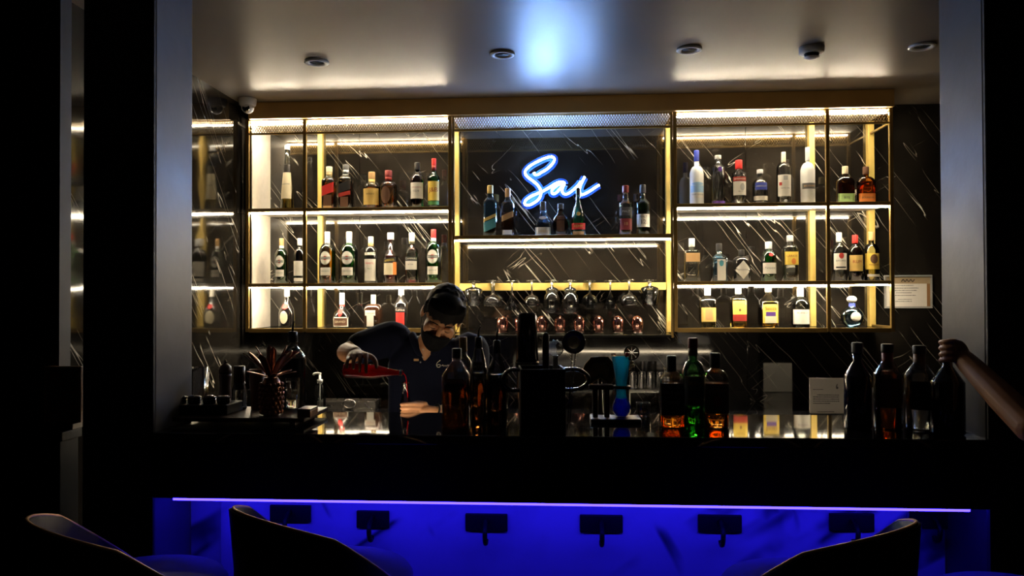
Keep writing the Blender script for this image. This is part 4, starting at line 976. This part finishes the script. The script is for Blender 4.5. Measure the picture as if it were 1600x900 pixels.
MB().lathe([(0, .024), (.004, .026), (H_ * .25, .022), (H_ * .45, .019), (H_ * .66, .0215), (H_ * .70, .022)], 24).build('body', M_WOOD, t)
MB().lathe([(H_ * .703, .020), (H_ * .76, .0225), (H_ * .86, .02), (H_ * .91, .011), (H_ * .92, .005)], 24).build('head', M_WOOD, t)
MB().ell((0, 0, H_ * .95), (.006, .006, H_ * .05)).build('knob', M_DSTEEL, t)
t = thing('corked_jar', 'clear glass jar with tall dark cork beside the grinder', 'jar', (at(374, 610, 2.64).x, 2.64, ZB2))
H_ = at(374, 572, 2.64).z - ZB2
MB().lathe([(0, .024), (.004, .026), (H_ * .45, .026), (H_ * .56, .020), (H_ * .62, .018)], 24).build('glass_body', M_GLASS, t)
MB().lathe([(H_ * .45, .016), (H_ * .62, .0165), (H_ * .625, .019), (H_, .0195)], 20).build('stopper', M_WOOD, t)
t = thing('glass_vase', 'square clear glass vase at the far left beside the column', 'vase', (at(315, 600, 2.68).x, 2.67, ZB2))
H_ = at(315, 574, 2.67).z - ZB2
MB().lathe([(0, .021), (H_, .0235), (H_ - .0001, .0215), (.008, .0195), (.0079, .001)], 28, n=6, caps=False).build('glass_body', M_GLASS, t)
t = thing('copper_beaker', 'smooth dark copper beaker behind the pineapple cup', 'beaker', (at(402, 620, 2.64).x, 2.64, ZB2))
H_ = at(402, 577, 2.64).z - ZB2
MB().lathe([(0, .018), (.003, .021), (H_, .028), (H_ + .0005, .0268), (.006, .019), (.0055, .001)], 24, caps=False).build('body', M_WOOD2, t)
mb = MB()
# pineapple cup
YPA = 2.51
t = thing('pineapple_cup', 'copper pineapple-shaped cup with flared metal leaves', 'cup', (at(424, 620, YPA).x, YPA, ZB2))
H_ = at(420, 536, YPA).z - ZB2; hb = H_ * .52
M_PINE = mat('pineapple_copper', (.30, .13, .075), .3, metal=1.0)
mb = MB().lathe([(0, .022), (.004, .028), (hb * .3, .036), (hb * .6, .037), (hb * .85, .031), (hb, .022)], 28)
for j in range(7):
    zc = hb * (.10 + .12 * j); rr = .037 * (1 - ((zc / hb - .5) * 1.1) ** 2 * .5)
    for k in range(14):
        a = 2 * PI * (k + .5 * (j % 2)) / 14
        mb.ell((rr * math.cos(a), rr * math.sin(a), zc), (.0065, .0065, .0075), seg=6, rings=4)
mb.build('body', M_PINE, t)
def leaf(a, tilt, ln, wd):
    mb = MB(); n_ = 9; vs = []; fs = []
    dx, dy = math.cos(a), math.sin(a)
    for i in range(n_):
        s = i / (n_ - 1)
        out_ = .006 + ln * (math.sin(tilt) * s + .1 * s * s); up = hb + ln * math.cos(tilt) * s - ln * .08 * s * s
        wv = wd * math.sqrt(max(0, 1 - (2 * s - 1) ** 4)) * (.55 + .45 * s) + .0005
        for q in (-1, 0, 1):
            vs.append((dx * (out_ + (-.003 if q == 0 else 0)) - dy * wv * q, dy * out_ + dx * wv * q, up))
    for i in range(n_ - 1):
        for q in (0, 1): b0 = i * 3 + q; fs.append((b0, b0 + 1, b0 + 4, b0 + 3))
    mb.add(vs, fs, True); return mb
for k in range(7): leaf(2 * PI * k / 7 + .2, math.radians(38), H_ * .50, .0135).build('leaf', M_PINE, t, solid=.002)
for k in range(6): leaf(2 * PI * k / 6, math.radians(70), H_ * .32, .011).build('leaf', M_PINE, t, solid=.002)
for k in range(4): leaf(2 * PI * k / 4 + .5, math.radians(16), H_ * .50, .0125).build('leaf', M_PINE, t, solid=.002)
K(457.5, 513, None, 2.67, 39, 'clear spirit bottle with broad black label and pouring spout at the left end', shoulder(.56, .74, .34, 'smooth'), 'clear', liq='clear', fill=.42, cap=dict(m=P('black'), t0=.76, r=.38, kind='pourer'),
  labels=[(.36, .58, .95, 'black'), (.59, .66, .5, 'dred')]).location.z = ZB2
t = thing('dark_wooden_box', 'low dark wooden coaster box right of the spirit bottle', 'box', (at(487, 645, 2.54).x, 2.50, ZB2))
MB().box((-.022, -.04, 0), (.022, .04, .022), .002).build('body', M_WOOD2, t)
MB().box((-.0225, -.0405, .0222), (.0225, .0405, .028), .002).build('lid', M_WOOD, t)
# framed menu at far left
a = at(70, 572, 2.47); b_ = at(128, 660, 2.47)
t = thing('framed_menu', 'dim dark framed menu leaning left of the left column', 'frame', ((a.x + b_.x) / 2, 2.47, b_.z - .02))
W_ = (b_.x - a.x) / 2; H_ = a.z - b_.z
MB().box((-W_, -.006, .02), (W_, .006, .02 + H_), .002).build('frame', M_WOOD2, t)
MB().box((-W_ + .012, -.008, .03), (W_ - .012, -.0062, .01 + H_)).build('page', P('brown'), t)
MB().box((-W_ * .8, -.03, 0), (W_ * .8, .03, .0198), .002).build('foot', M_WOOD, t)
tt = thing('side_console', 'tall dark console cabinet in the gloom left of the column', 'cabinet', ((a.x + b_.x) / 2 - .05, 2.44, 0))
ztop = t.location.z
MB().box((-.16, -.05, ztop - .03), (.10, .055, ztop - .0003), .002).build('top', M_BLACKM, tt)
MB().box((-.15, -.045, 0), (.09, .05, ztop - .0303), .002).build('cabinet_body', M_BLACKM, tt)

# ------------------------------------------------------------------ stools
M_SHELL = mat('stool_leather', (.016, .010, .010), .5, spec=.2)
M_SEAT = mat('stool_fabric', (.30, .28, .34), .8)
M_BRASS = mat('brass_edge', (.62, .36, .15), .4, metal=.7)
def stool(x, y, face, label):
    """face: direction the open side points to, degrees in plan"""
    t = thing('bar_stool', label, 'stool', (x, y, 0), math.radians(face), 'bar stools at the counter')
    MB().lathe([(.735, .19), (.75, .207), (.80, .211), (.815, .20), (.822, .12), (.823, .01)], 36).build('seat', M_SEAT, t)
    N_ = 40; vi = []; fs = []; rim = []
    for i in range(N_ + 1):
        s = -1 + 2 * i / N_; a = PI + s * math.radians(118)
        e_ = abs(s) * 118
        zt = 1.005 - .045 * (e_ / 60) ** 2 if e_ < 60 else .96 - .0030 * (e_ - 60) - .00001 * (e_ - 60) ** 2
        zb_ = .70 + .05 * abs(s) ** 2.5
        r = .235
        for rr in (r, r - .022):
            for zz in (zb_, zb_ + (zt - zb_) * .5, zt):
                bul = .012 * (1 if zz == zt else 0)
                vi.append((math.cos(a) * (rr + bul), math.sin(a) * (rr + bul), zz))
        rim.append(Vector((math.cos(a) * (r + .001), math.sin(a) * (r + .001), zt + .001)))
    for i in range(N_):
        b0 = i * 6; c0 = b0 + 6
        fs += [(b0, c0, c0 + 1, b0 + 1), (b0 + 1, c0 + 1, c0 + 2, b0 + 2), (b0 + 2, c0 + 2, c0 + 5, b0 + 5), (b0 + 5, c0 + 5, c0 + 4, b0 + 4), (b0 + 4, c0 + 4, c0 + 3, b0 + 3), (b0 + 3, c0 + 3, c0, b0)]
    fs += [(0, 1, 4, 3), (1, 2, 5, 4), (N_ * 6, N_ * 6 + 3, N_ * 6 + 4, N_ * 6 + 1), (N_ * 6 + 1, N_ * 6 + 4, N_ * 6 + 5, N_ * 6 + 2)]
    MB().add(vi, fs, True).build('backrest', M_SHELL, t)
    MB().tube(rim, .0048, 8).build('rim_trim', M_BRASS, t)
    for k in range(4):
        a = PI / 4 + k * PI / 2
        MB().tube([(math.cos(a) * .15, math.sin(a) * .15, .734), (math.cos(a) * .22, math.sin(a) * .22, .0)], [.014, .010], 10).build('leg', M_WOOD, t)
    MB().tube([(.198 * math.cos(2 * PI * i / 32), .198 * math.sin(2 * PI * i / 32), .25) for i in range(32)], .008, 8, closed=True).build('footrest', M_BRASS, t)
stool(-.60, 1.95, 50, 'dark barrel stool with copper-edged back, left of centre before the blue panel')
stool(.59, 1.92, 130, 'dark barrel stool with copper-edged back, right of centre before the blue panel')
stool(-1.055, 1.85, 50, 'dark barrel stool in deep shadow at the far lower left')
stool(1.055, 1.84, 130, 'dark barrel stool in deep shadow at the far lower right')

# ------------------------------------------------------------------ people
M_SKIN = mat('skin', (.43, .205, .105), .5, var=.08, scale=40)
M_SHIRT = mat('navy_cloth', (.004, .0055, .018), .85, scale=120, spec=.15)
M_TROU = mat('trouser_cloth', (.012, .012, .018), .85)
M_HAIR = mat('hair_black', (.006, .005, .006), .6, scale=150, spec=.15)
M_MASK = mat('mask_black', (.004, .004, .005), .8, spec=.1)
def organic(mb, name, m, parent, vox, smooth=6, loc=None):
    o = mb.build(name, m, parent)
    r = o.modifiers.new('remesh', 'REMESH'); r.mode = 'VOXEL'; r.voxel_size = vox; r.use_smooth_shade = True
    s = o.modifiers.new('smooth', 'SMOOTH'); s.factor = .5; s.iterations = smooth
    return o
def limb(mb, pts, rad, k=6, seg=14):
    c = catmull(pts, k); mb.tube(c, lerps(rad, k), seg)
    mb.ell(pts[0], (rad[0],) * 3, seg=12, rings=8); mb.ell(pts[-1], (rad[-1],) * 3, seg=12, rings=8)
def torso(mb, pts, rx, ry, k=5, seg=24):
    c = catmull(pts, k); a = lerps(rx, k); b = lerps(ry, k); vs = []; fs = []
    for p, x_, y_ in zip(c, a, b):
        for i in range(seg):
            q = 2 * PI * i / seg; cc, ss = math.cos(q), math.sin(q)
            vs.append((p.x + x_ * math.copysign(abs(cc) ** .8, cc), p.y + y_ * math.copysign(abs(ss) ** .8, ss), p.z))
    for j in range(len(c) - 1):
        for i in range(seg): i2 = (i + 1) % seg; fs.append((j * seg + i, j * seg + i2, (j + 1) * seg + i2, (j + 1) * seg + i))
    fs += [tuple(range(seg - 1, -1, -1)), tuple((len(c) - 1) * seg + i for i in range(seg))]
    mb.add(vs, fs, True)
def head(mb, Mh):
    E = lambda c, r: mb.ell(c, r, M=Mh, seg=20, rings=14)
    E((0, .012, .030), (.074, .093, .088)); E((0, -.028, -.040), (.061, .068, .078)); E((0, -.062, -.098), (.030, .026, .022))
    E((0, -.082, .030), (.052, .018, .014))
    for s in (-1, 1):
        E((s * .036, -.066, -.028), (.028, .026, .030)); E((s * .078, .012, -.012), (.010, .020, .031)); E((s * .031, -.083, .003), (.016, .013, .010)); E((s * .012, -.104, -.040), (.009, .009, .008))
    mb.tube([Mh @ Vector(p) for p in [(0, -.092, .012), (0, -.104, -.012), (0, -.112, -.034), (0, -.100, -.046)]], [.009, .010, .013, .010], 10)
    mb.tube([Mh @ Vector(p) for p in [(-.024, -.086, -.068), (0, -.096, -.066), (.024, -.086, -.068)]], [.004, .008, .004], 8)
def hair(parent, Mh, fringe=True):
    mb = MB()
    mb.ell((0, .022, .046), (.083, .100, .080), M=Mh); mb.ell((0, .05, .0), (.078, .070, .075), M=Mh)
    mb.ell((0, -.035, .085), (.066, .062, .044), M=Mh)
    if fringe:
        rr = random.Random(5)
        for i in range(26):
            a_ = rr.uniform(0, 2 * PI); b_ = rr.uniform(.15, 1.1); d_ = Vector((math.cos(a_) * math.sin(b_), math.sin(a_) * math.sin(b_) + .1, math.cos(b_))).normalized()
            c_ = Vector((0, .022, .046)); p0 = c_ + Vector((d_.x * .078, d_.y * .093, d_.z * .074)); p1 = c_ + Vector((d_.x * .089, d_.y * .104 - .008, d_.z * .088))
            mb.tube([Mh @ p0, Mh @ ((p0 + p1) / 2 + Vector((0, -.002, .002))), Mh @ p1], [.010, .007, .002], 6)
        for i in range(15):
            x_ = -.068 + .0097 * i; e = (abs(x_) / .07) ** 2
            mb.tube([Mh @ Vector(p) for p in [(x_ * .9, -.045, .105), (x_, -.092 + .035 * e, .082), (x_ * 1.05 + .004, -.103 + .042 * e, .046 - (.0, .012, .005, .016, .007)[i % 5])]], [.014, .012, .004], 8)
        for s in (-1, 1): mb.tube([Mh @ Vector(p) for p in [(s * .074, -.015, .06), (s * .077, -.018, .02), (s * .075, -.02, -.005)]], [.014, .009, .003], 8)
    return organic(mb, 'hair', M_HAIR, parent, .005, 3)

# the bartender
bt = thing('person', 'bartender in navy polo and black mask pouring from a red bottle', 'person', (at(672, 600, 3.25).x, 3.25, 0))
BO = Vector(bt.location)
def q(px, py, Y): return at(px, py, Y) - BO
hc = q(691, 493, 3.11)
Mh = Matrix.Translation(hc) @ Matrix.Rotation(math.radians(18), 4, 'Y') @ Matrix.Rotation(math.radians(14), 4, 'Z') @ Matrix.Rotation(math.radians(33), 4, 'X')
mb = MB(); head(mb, Mh)
nb = q(675, 540, 3.24)
limb(mb, [hc + Vector((-.012, .045, -.055)), (hc + nb) / 2 + Vector((0, .03, -.02)), nb + Vector((0, 0, -.04))], [.052, .054, .062])
ch = q(672, 585, 3.25); ws = q(668, 660, 3.27)
torso(mb, [Vector((ws.x, ws.y, .80)), Vector((ws.x, ws.y, .95)), Vector((ch.x, ch.y, 1.12)), Vector((ch.x, ch.y - .005, 1.25)), Vector((nb.x, nb.y, 1.315))], [.15, .145, .16, .155, .07], [.10, .095, .105, .09, .06])
for s in (-1, 1):
    limb(mb, [Vector((s * .085, .02, .86)), Vector((s * .095, .0, .47)), Vector((s * .10, .02, .08))], [.085, .055, .042])
    limb(mb, [Vector((s * .10, .03, .04)), Vector((s * .105, -.10, .03))], [.038, .032])
# V of bare chest
limb(mb, [q(668, 532, 3.165), q(666, 546, 3.145), q(664, 560, 3.142)], [.040, .030, .010])
# right arm (left in the photo) and its hand
YBt = 2.84
shR, elR, wrR = q(608, 530, 3.25), q(541, 551, 3.10), q(555, 553, 2.905)
limb(mb, [shR, (shR + elR) / 2 + Vector((0, 0, .005)), elR], [.058, .048, .039])
limb(mb, [elR, elR * .55 + wrR * .45 + Vector((-.004, 0, 0)), wrR], [.039, .040, .029])
kn = [q(544.5, 559.5, 2.83), q(553.5, 556.5, 2.82), q(563, 555, 2.815), q(572.5, 555.5, 2.815)]
palm = q(563, 557, 2.865)
for k_ in kn: limb(mb, [wrR, (wrR + k_) / 2 + Vector((0, 0, .004)), k_], [.020, .0145, .0098], k=4, seg=10)
tips = [(542, 573.5), (552, 575.5), (562, 581), (572, 582)]
for i, (k_, (tx, ty)) in enumerate(zip(kn, tips)):
    kx = (544.5, 553.5, 563, 572.5)[i]
    limb(mb, [k_, q((kx + tx) / 2, 561 if i > 1 else 563, 2.797), q(tx, (ty + 563) / 2, 2.788), q(tx, ty, 2.795)], [.0092, .0076, .0069, .0058], k=4, seg=10)
limb(mb, [wrR + Vector((.012, 0, 0)), q(579, 557, 2.845), q(587, 566, 2.815), q(588, 575, 2.803)], [.015, .011, .0088, .0068], k=4, seg=10)
# left arm
shL, elL, wrL = q(738, 548, 3.23), q(738, 638, 3.10), q(686, 645, 2.93)
limb(mb, [shL, (shL + elL) / 2 + Vector((.012, 0, 0)), elL], [.056, .047, .041])
limb(mb, [elL, (elL + wrL) / 2, wrL], [.041, .036, .026])
YSB = 2.86
limb(mb, [wrL, q(668, 643, 2.90), q(658, 643, 2.885)], [.024, .024, .020], k=4)
for i in range(4):
    py = 631 + 6.4 * i
    limb(mb, [q(658, py + 1, 2.885), q(646, py, 2.845), q(636, py, 2.822), q(627, py + 1, 2.827)], [.0088, .0074, .0068, .0058], k=4, seg=10)
limb(mb, [q(664, 632, 2.90), q(652, 630, 2.895), q(640, 632, 2.899)], [.012, .0098, .0078], k=4, seg=10)
body = organic(mb, 'body', M_SKIN, bt, .0032, 4)
hair(bt, Mh)
# brows and lashes
mb = MB()
for s in (-1, 1): mb.tube(catmull([Mh @ Vector(p) for p in [(s * .014, -.1005, .025), (s * .032, -.1005, .029), (s * .05, -.089, .024)]], 4), lerps([.0018, .0026, .0010], 4), 6)
mb.build('eyebrows', M_HAIR, bt)
mb = MB()
for s in (-1, 1): mb.tube(catmull([Mh @ Vector(p) for p in [(s * .019, -.0945, -.001), (s * .031, -.0965, -.003), (s * .043, -.0905, -.0025)]], 4), lerps([.0008, .0014, .0007], 4), 6)
mb.build('eyelashes', M_HAIR, bt)
# mask
mb = MB(); vs = []; fs = []; nu, nv = 17, 9
for j in range(nv):
    v = j / (nv - 1)
    for i in range(nu):
        u = -1 + 2 * i / (nu - 1); a = u * 1.25
        top_ = -.018 - .028 * abs(u) ** 1.4; bot_ = -.118 + .048 * abs(u) ** 1.6
        z_ = top_ + (bot_ - top_) * v
        bulge = .014 * (1 - abs(u)) * math.sin(PI * min(1, v * 1.1 + .1))
        dv = .118 - .020 * max(0, v - .45) * 1.6
        vs.append(Mh @ Vector(((.076 - .006 * v) * math.sin(a), .004 - (dv + bulge) * math.cos(a) * 1.0, z_)))
for j in range(nv - 1):
    for i in range(nu - 1): b0 = j * nu + i; fs.append((b0, b0 + 1, b0 + nu + 1, b0 + nu))
mk = MB().add(vs, fs, True).build('face_mask', M_MASK, bt, solid=.002)
for s in (-1, 1):
    MB().tube(catmull([Mh @ Vector(p) for p in [(s * .073, -.030, -.046), (s * .079, -.006, -.020), (s * .082, .014, .006), (s * .078, .026, -.010)]], 5), .0014, 6).build('ear_loop', M_MASK, mk)
# polo shirt
mb = MB()
torso(mb, [Vector((ws.x, ws.y, .84)), Vector((ws.x, ws.y, .97)), Vector((ch.x, ch.y, 1.12)), Vector((ch.x, ch.y - .006, 1.24)), Vector((nb.x - .004, nb.y, 1.32)), Vector((nb.x, nb.y + .01, 1.352))], [.172, .168, .178, .178, .125, .072], [.118, .112, .120, .108, .085, .062])
limb(mb, [shR + Vector((.03, 0, -.005)), shR, shR * .35 + elR * .65], [.075, .078, .068])
limb(mb, [shL + Vector((-.03, 0, -.005)), shL, shL * .35 + elL * .65], [.072, .074, .064])
organic(mb, 'polo_shirt', M_SHIRT, bt, .007, 8)
mb = MB()
for s in (-1, 1):
    pc = [q(672 + s * 26 - 2, 522, 3.22), q(671 + s * 20 - 3, 535, 3.165), q(667 + s * 8, 556, 3.128)]
    mb.tube(catmull(pc, 6), [.010, .016] + [.018] * 9 + [.012, .006], 8, flat=(Vector((0, 1, 0)), .45))
mb.build('collar', M_SHIRT, bt)
p_ = q(656, 562, 3.118)
MB().box((p_.x - .024, p_.y - .006, p_.z - .005), (p_.x - .02 + .016, p_.y - .001, p_.z + .004), .001).build('name_tag', P('tan'), bt)['label'] = 'pale name tag'
mb = MB()
lp = [(688, 563), (684, 566), (682, 570), (683.5, 573.5), (687, 573.5), (688, 570.5), (685.5, 569.5), (683, 571)]
mb.tube(catmull([q(a_, b2, 3.110) for a_, b2 in lp], 4), .0010, 6)
for k_ in range(5): mb.tube(catmull([q(690 + 4 * k_, 572, 3.112), q(692 + 4 * k_, 570 + (k_ % 2), 3.112), q(693.5 + 4 * k_, 573, 3.112)], 4), .0008, 6)
mb.build('shirt_logo', P('white'), bt)
mb = MB()
for py in (546, 558, 566): mb.ell(q(661 if py < 560 else 657, py, 3.118), (.0035, .0025, .0035), seg=8, rings=6)
mb.build('buttons', P('grey'), bt)
mb = MB()
for s in (-1, 1): limb(mb, [Vector((s * .085, .02, .86)), Vector((s * .095, .0, .47)), Vector((s * .10, .02, .09))], [.10, .068, .058])
torso(mb, [Vector((ws.x, ws.y, .78)), Vector((ws.x, ws.y, .90))], [.162, .160], [.112, .110])
organic(mb, 'trousers', M_TROU, bt, .009, 4)
mb = MB()
for s in (-1, 1): mb.ell((s * .10, -.04, .04), (.048, .13, .04))
organic(mb, 'shoes', M_BLACKM, bt, .008, 2)
wv = (q(668, 638, 2.90) - wrL).normalized()
mb = MB(); cc = wrL * .7 + q(668, 638, 2.9) * .3; uu = wv.orthogonal().normalized(); vv = wv.cross(uu)
mb.tube([cc + (uu * math.cos(2 * PI * i / 20) + vv * math.sin(2 * PI * i / 20)) * .0275 for i in range(20)], .004, 8, closed=True)
mb.build('bracelet', M_BLACKM, bt)

# red bottle being poured
b0 = at(538.5, 578.5, YBt); b1 = at(629, 582.5, 2.80)
ax = (b1 - b0); Lb = ax.length; ax.normalize()
t = thing('soda_bottle', 'glass bottle of red syrup held sideways by the bartender', 'bottle', b0)
t.rotation_euler = Vector((0, 0, 1)).rotation_difference(ax).to_euler()
sb = [(0, .024), (.01, .028), (.04, .0285), (.25, .0275), (.42, .0285), (.55, .027), (.68, .019), (.82, .0125), (.93, .010), (.955, .0125), (1, .0125)]
MB().lathe([(z * Lb, r) for z, r in sb], 26).build('glass_body', M_GLASS, t)
MB().lathe([(max(.004, z * Lb), r - .002) for z, r in sb if z < .95], 24).build('liquid', drink('syrup', (.85, .02, .035)), t)
st_ = at(630.5, 583.5, 2.80)
tag(MB().tube(catmull([(0, 0, 0), (.005, .012, -.012), (.0055, .03, -.04), (.006, .05, -.095)], 6), [.0028, .002] + [.0015] * 17, 8).build('syrup_stream', bpy.data.materials['syrup'], None, st_), 'thin stream of red syrup falling into the small bottle', 'liquid')
# small bottle being filled
zw = .91
xb = at(633.5, 620, YSB).x
t = thing('small_bottle', 'small clear bottle being filled in the bartender\'s left hand', 'bottle', (xb, YSB, zw + .0004))
Hs = at(633, 597, YSB).z - zw
MB().lathe([(0, .024), (.004, .027), (Hs * .5, .0265), (Hs * .66, .022), (Hs * .82, .014), (Hs * .94, .0115), (Hs * .945, .0138), (Hs, .0138), (Hs - .0001, .0118), (Hs * .94, .0098)], 24, caps=False).build('glass_body', M_GLASS, t)
MB().lathe([(.006, .0225), (Hs * .3, .0235)], 22).build('liquid', bpy.data.materials['syrup'], t)

# the person at the right gripping a bottle
x2 = 1.72
pr = thing('person', 'person at the right reaching in with a bare forearm to grip a bottle neck', 'person', (x2, 1.95, 0))
BO = Vector(pr.location)
mb = MB()
hd2 = Vector((0, 0, 1.60)); Mh2 = Matrix.Translation(hd2) @ Matrix.Rotation(math.radians(-100), 4, 'Z')
head(mb, Mh2)
limb(mb, [Vector((0, 0, 1.55)), Vector((0, 0, 1.40))], [.052, .06])
torso(mb, [Vector((0, 0, .85)), Vector((0, 0, 1.0)), Vector((0, 0, 1.2)), Vector((0, 0, 1.35)), Vector((0, 0, 1.43))], [.11, .10, .11, .10, .06], [.16, .14, .17, .17, .07])
for s in (-1, 1):
    limb(mb, [Vector((0, s * .09, .86)), Vector((0, s * .09, .47)), Vector((.02, s * .09, .08))], [.085, .055, .042])
    limb(mb, [Vector((.02, s * .09, .04)), Vector((-.11, s * .095, .03))], [.038, .032])
limb(mb, [Vector((0, -.19, 1.37)), Vector((.02, -.23, 1.08)), Vector((-.03, -.22, .84))], [.055, .042, .028])
limb(mb, [Vector((-.03, -.22, .82)), Vector((-.035, -.22, .74))], [.034, .022])
sh = Vector((-.03, .19, 1.37)); el = q(1612, 668, 2.10); wr = q(1507, 562, 2.355)
limb(mb, [sh, (sh + el) / 2, el], [.055, .048, .042])
limb(mb, [el, (el * .6 + wr * .4), wr], [.042, .040, .029])
YH = 2.398
pys = (533.5, 543, 552.5, 562)
for i in range(4):
    py = pys[i]
    kb_ = q(1503 + i * .6, 541 + i * 6.2, 2.366); k1 = q(1490 + i * .3, py, 2.352)
    limb(mb, [wr, kb_, k1], [.020, .0125, .0088], k=4, seg=10)
    limb(mb, [k1, q(1478, py, 2.366), q(1470.0, py + 1, 2.388), q(1471.5, py + 1.5, 2.412)], [.0088, .0074, .0068, .0058], k=4, seg=10)
limb(mb, [wr + Vector((-.01, .01, .01)), q(1498, 545, 2.408), q(1490, 539, 2.424), q(1481, 538, 2.428)], [.015, .011, .0088, .0068], k=4, seg=10)
organic(mb, 'body', M_SKIN, pr, .0032, 4)
hair(pr, Mh2)
mb = MB()
torso(mb, [Vector((0, 0, .82)), Vector((0, 0, 1.0)), Vector((0, 0, 1.2)), Vector((0, 0, 1.35)), Vector((0, 0, 1.44))], [.13, .12, .13, .12, .075], [.18, .16, .19, .19, .09])
limb(mb, [Vector((0, -.16, 1.37)), Vector((0, -.19, 1.36)), Vector((.015, -.22, 1.16))], [.07, .072, .062])
limb(mb, [Vector((-.01, .16, 1.37)), sh, sh * .45 + el * .55], [.07, .072, .062])
organic(mb, 'shirt', M_BLACKM, pr, .008, 6)
mb = MB()
for s in (-1, 1): limb(mb, [Vector((0, s * .09, .86)), Vector((0, s * .09, .47)), Vector((.02, s * .09, .09))], [.10, .068, .058])
torso(mb, [Vector((0, 0, .76)), Vector((0, 0, .88))], [.125, .122], [.172, .170])
organic(mb, 'trousers', M_TROU, pr, .009, 4)
mb = MB()
for s in (-1, 1): mb.ell((-.04, s * .09, .04), (.13, .048, .04))
organic(mb, 'shoes', M_BLACKM, pr, .008, 2)
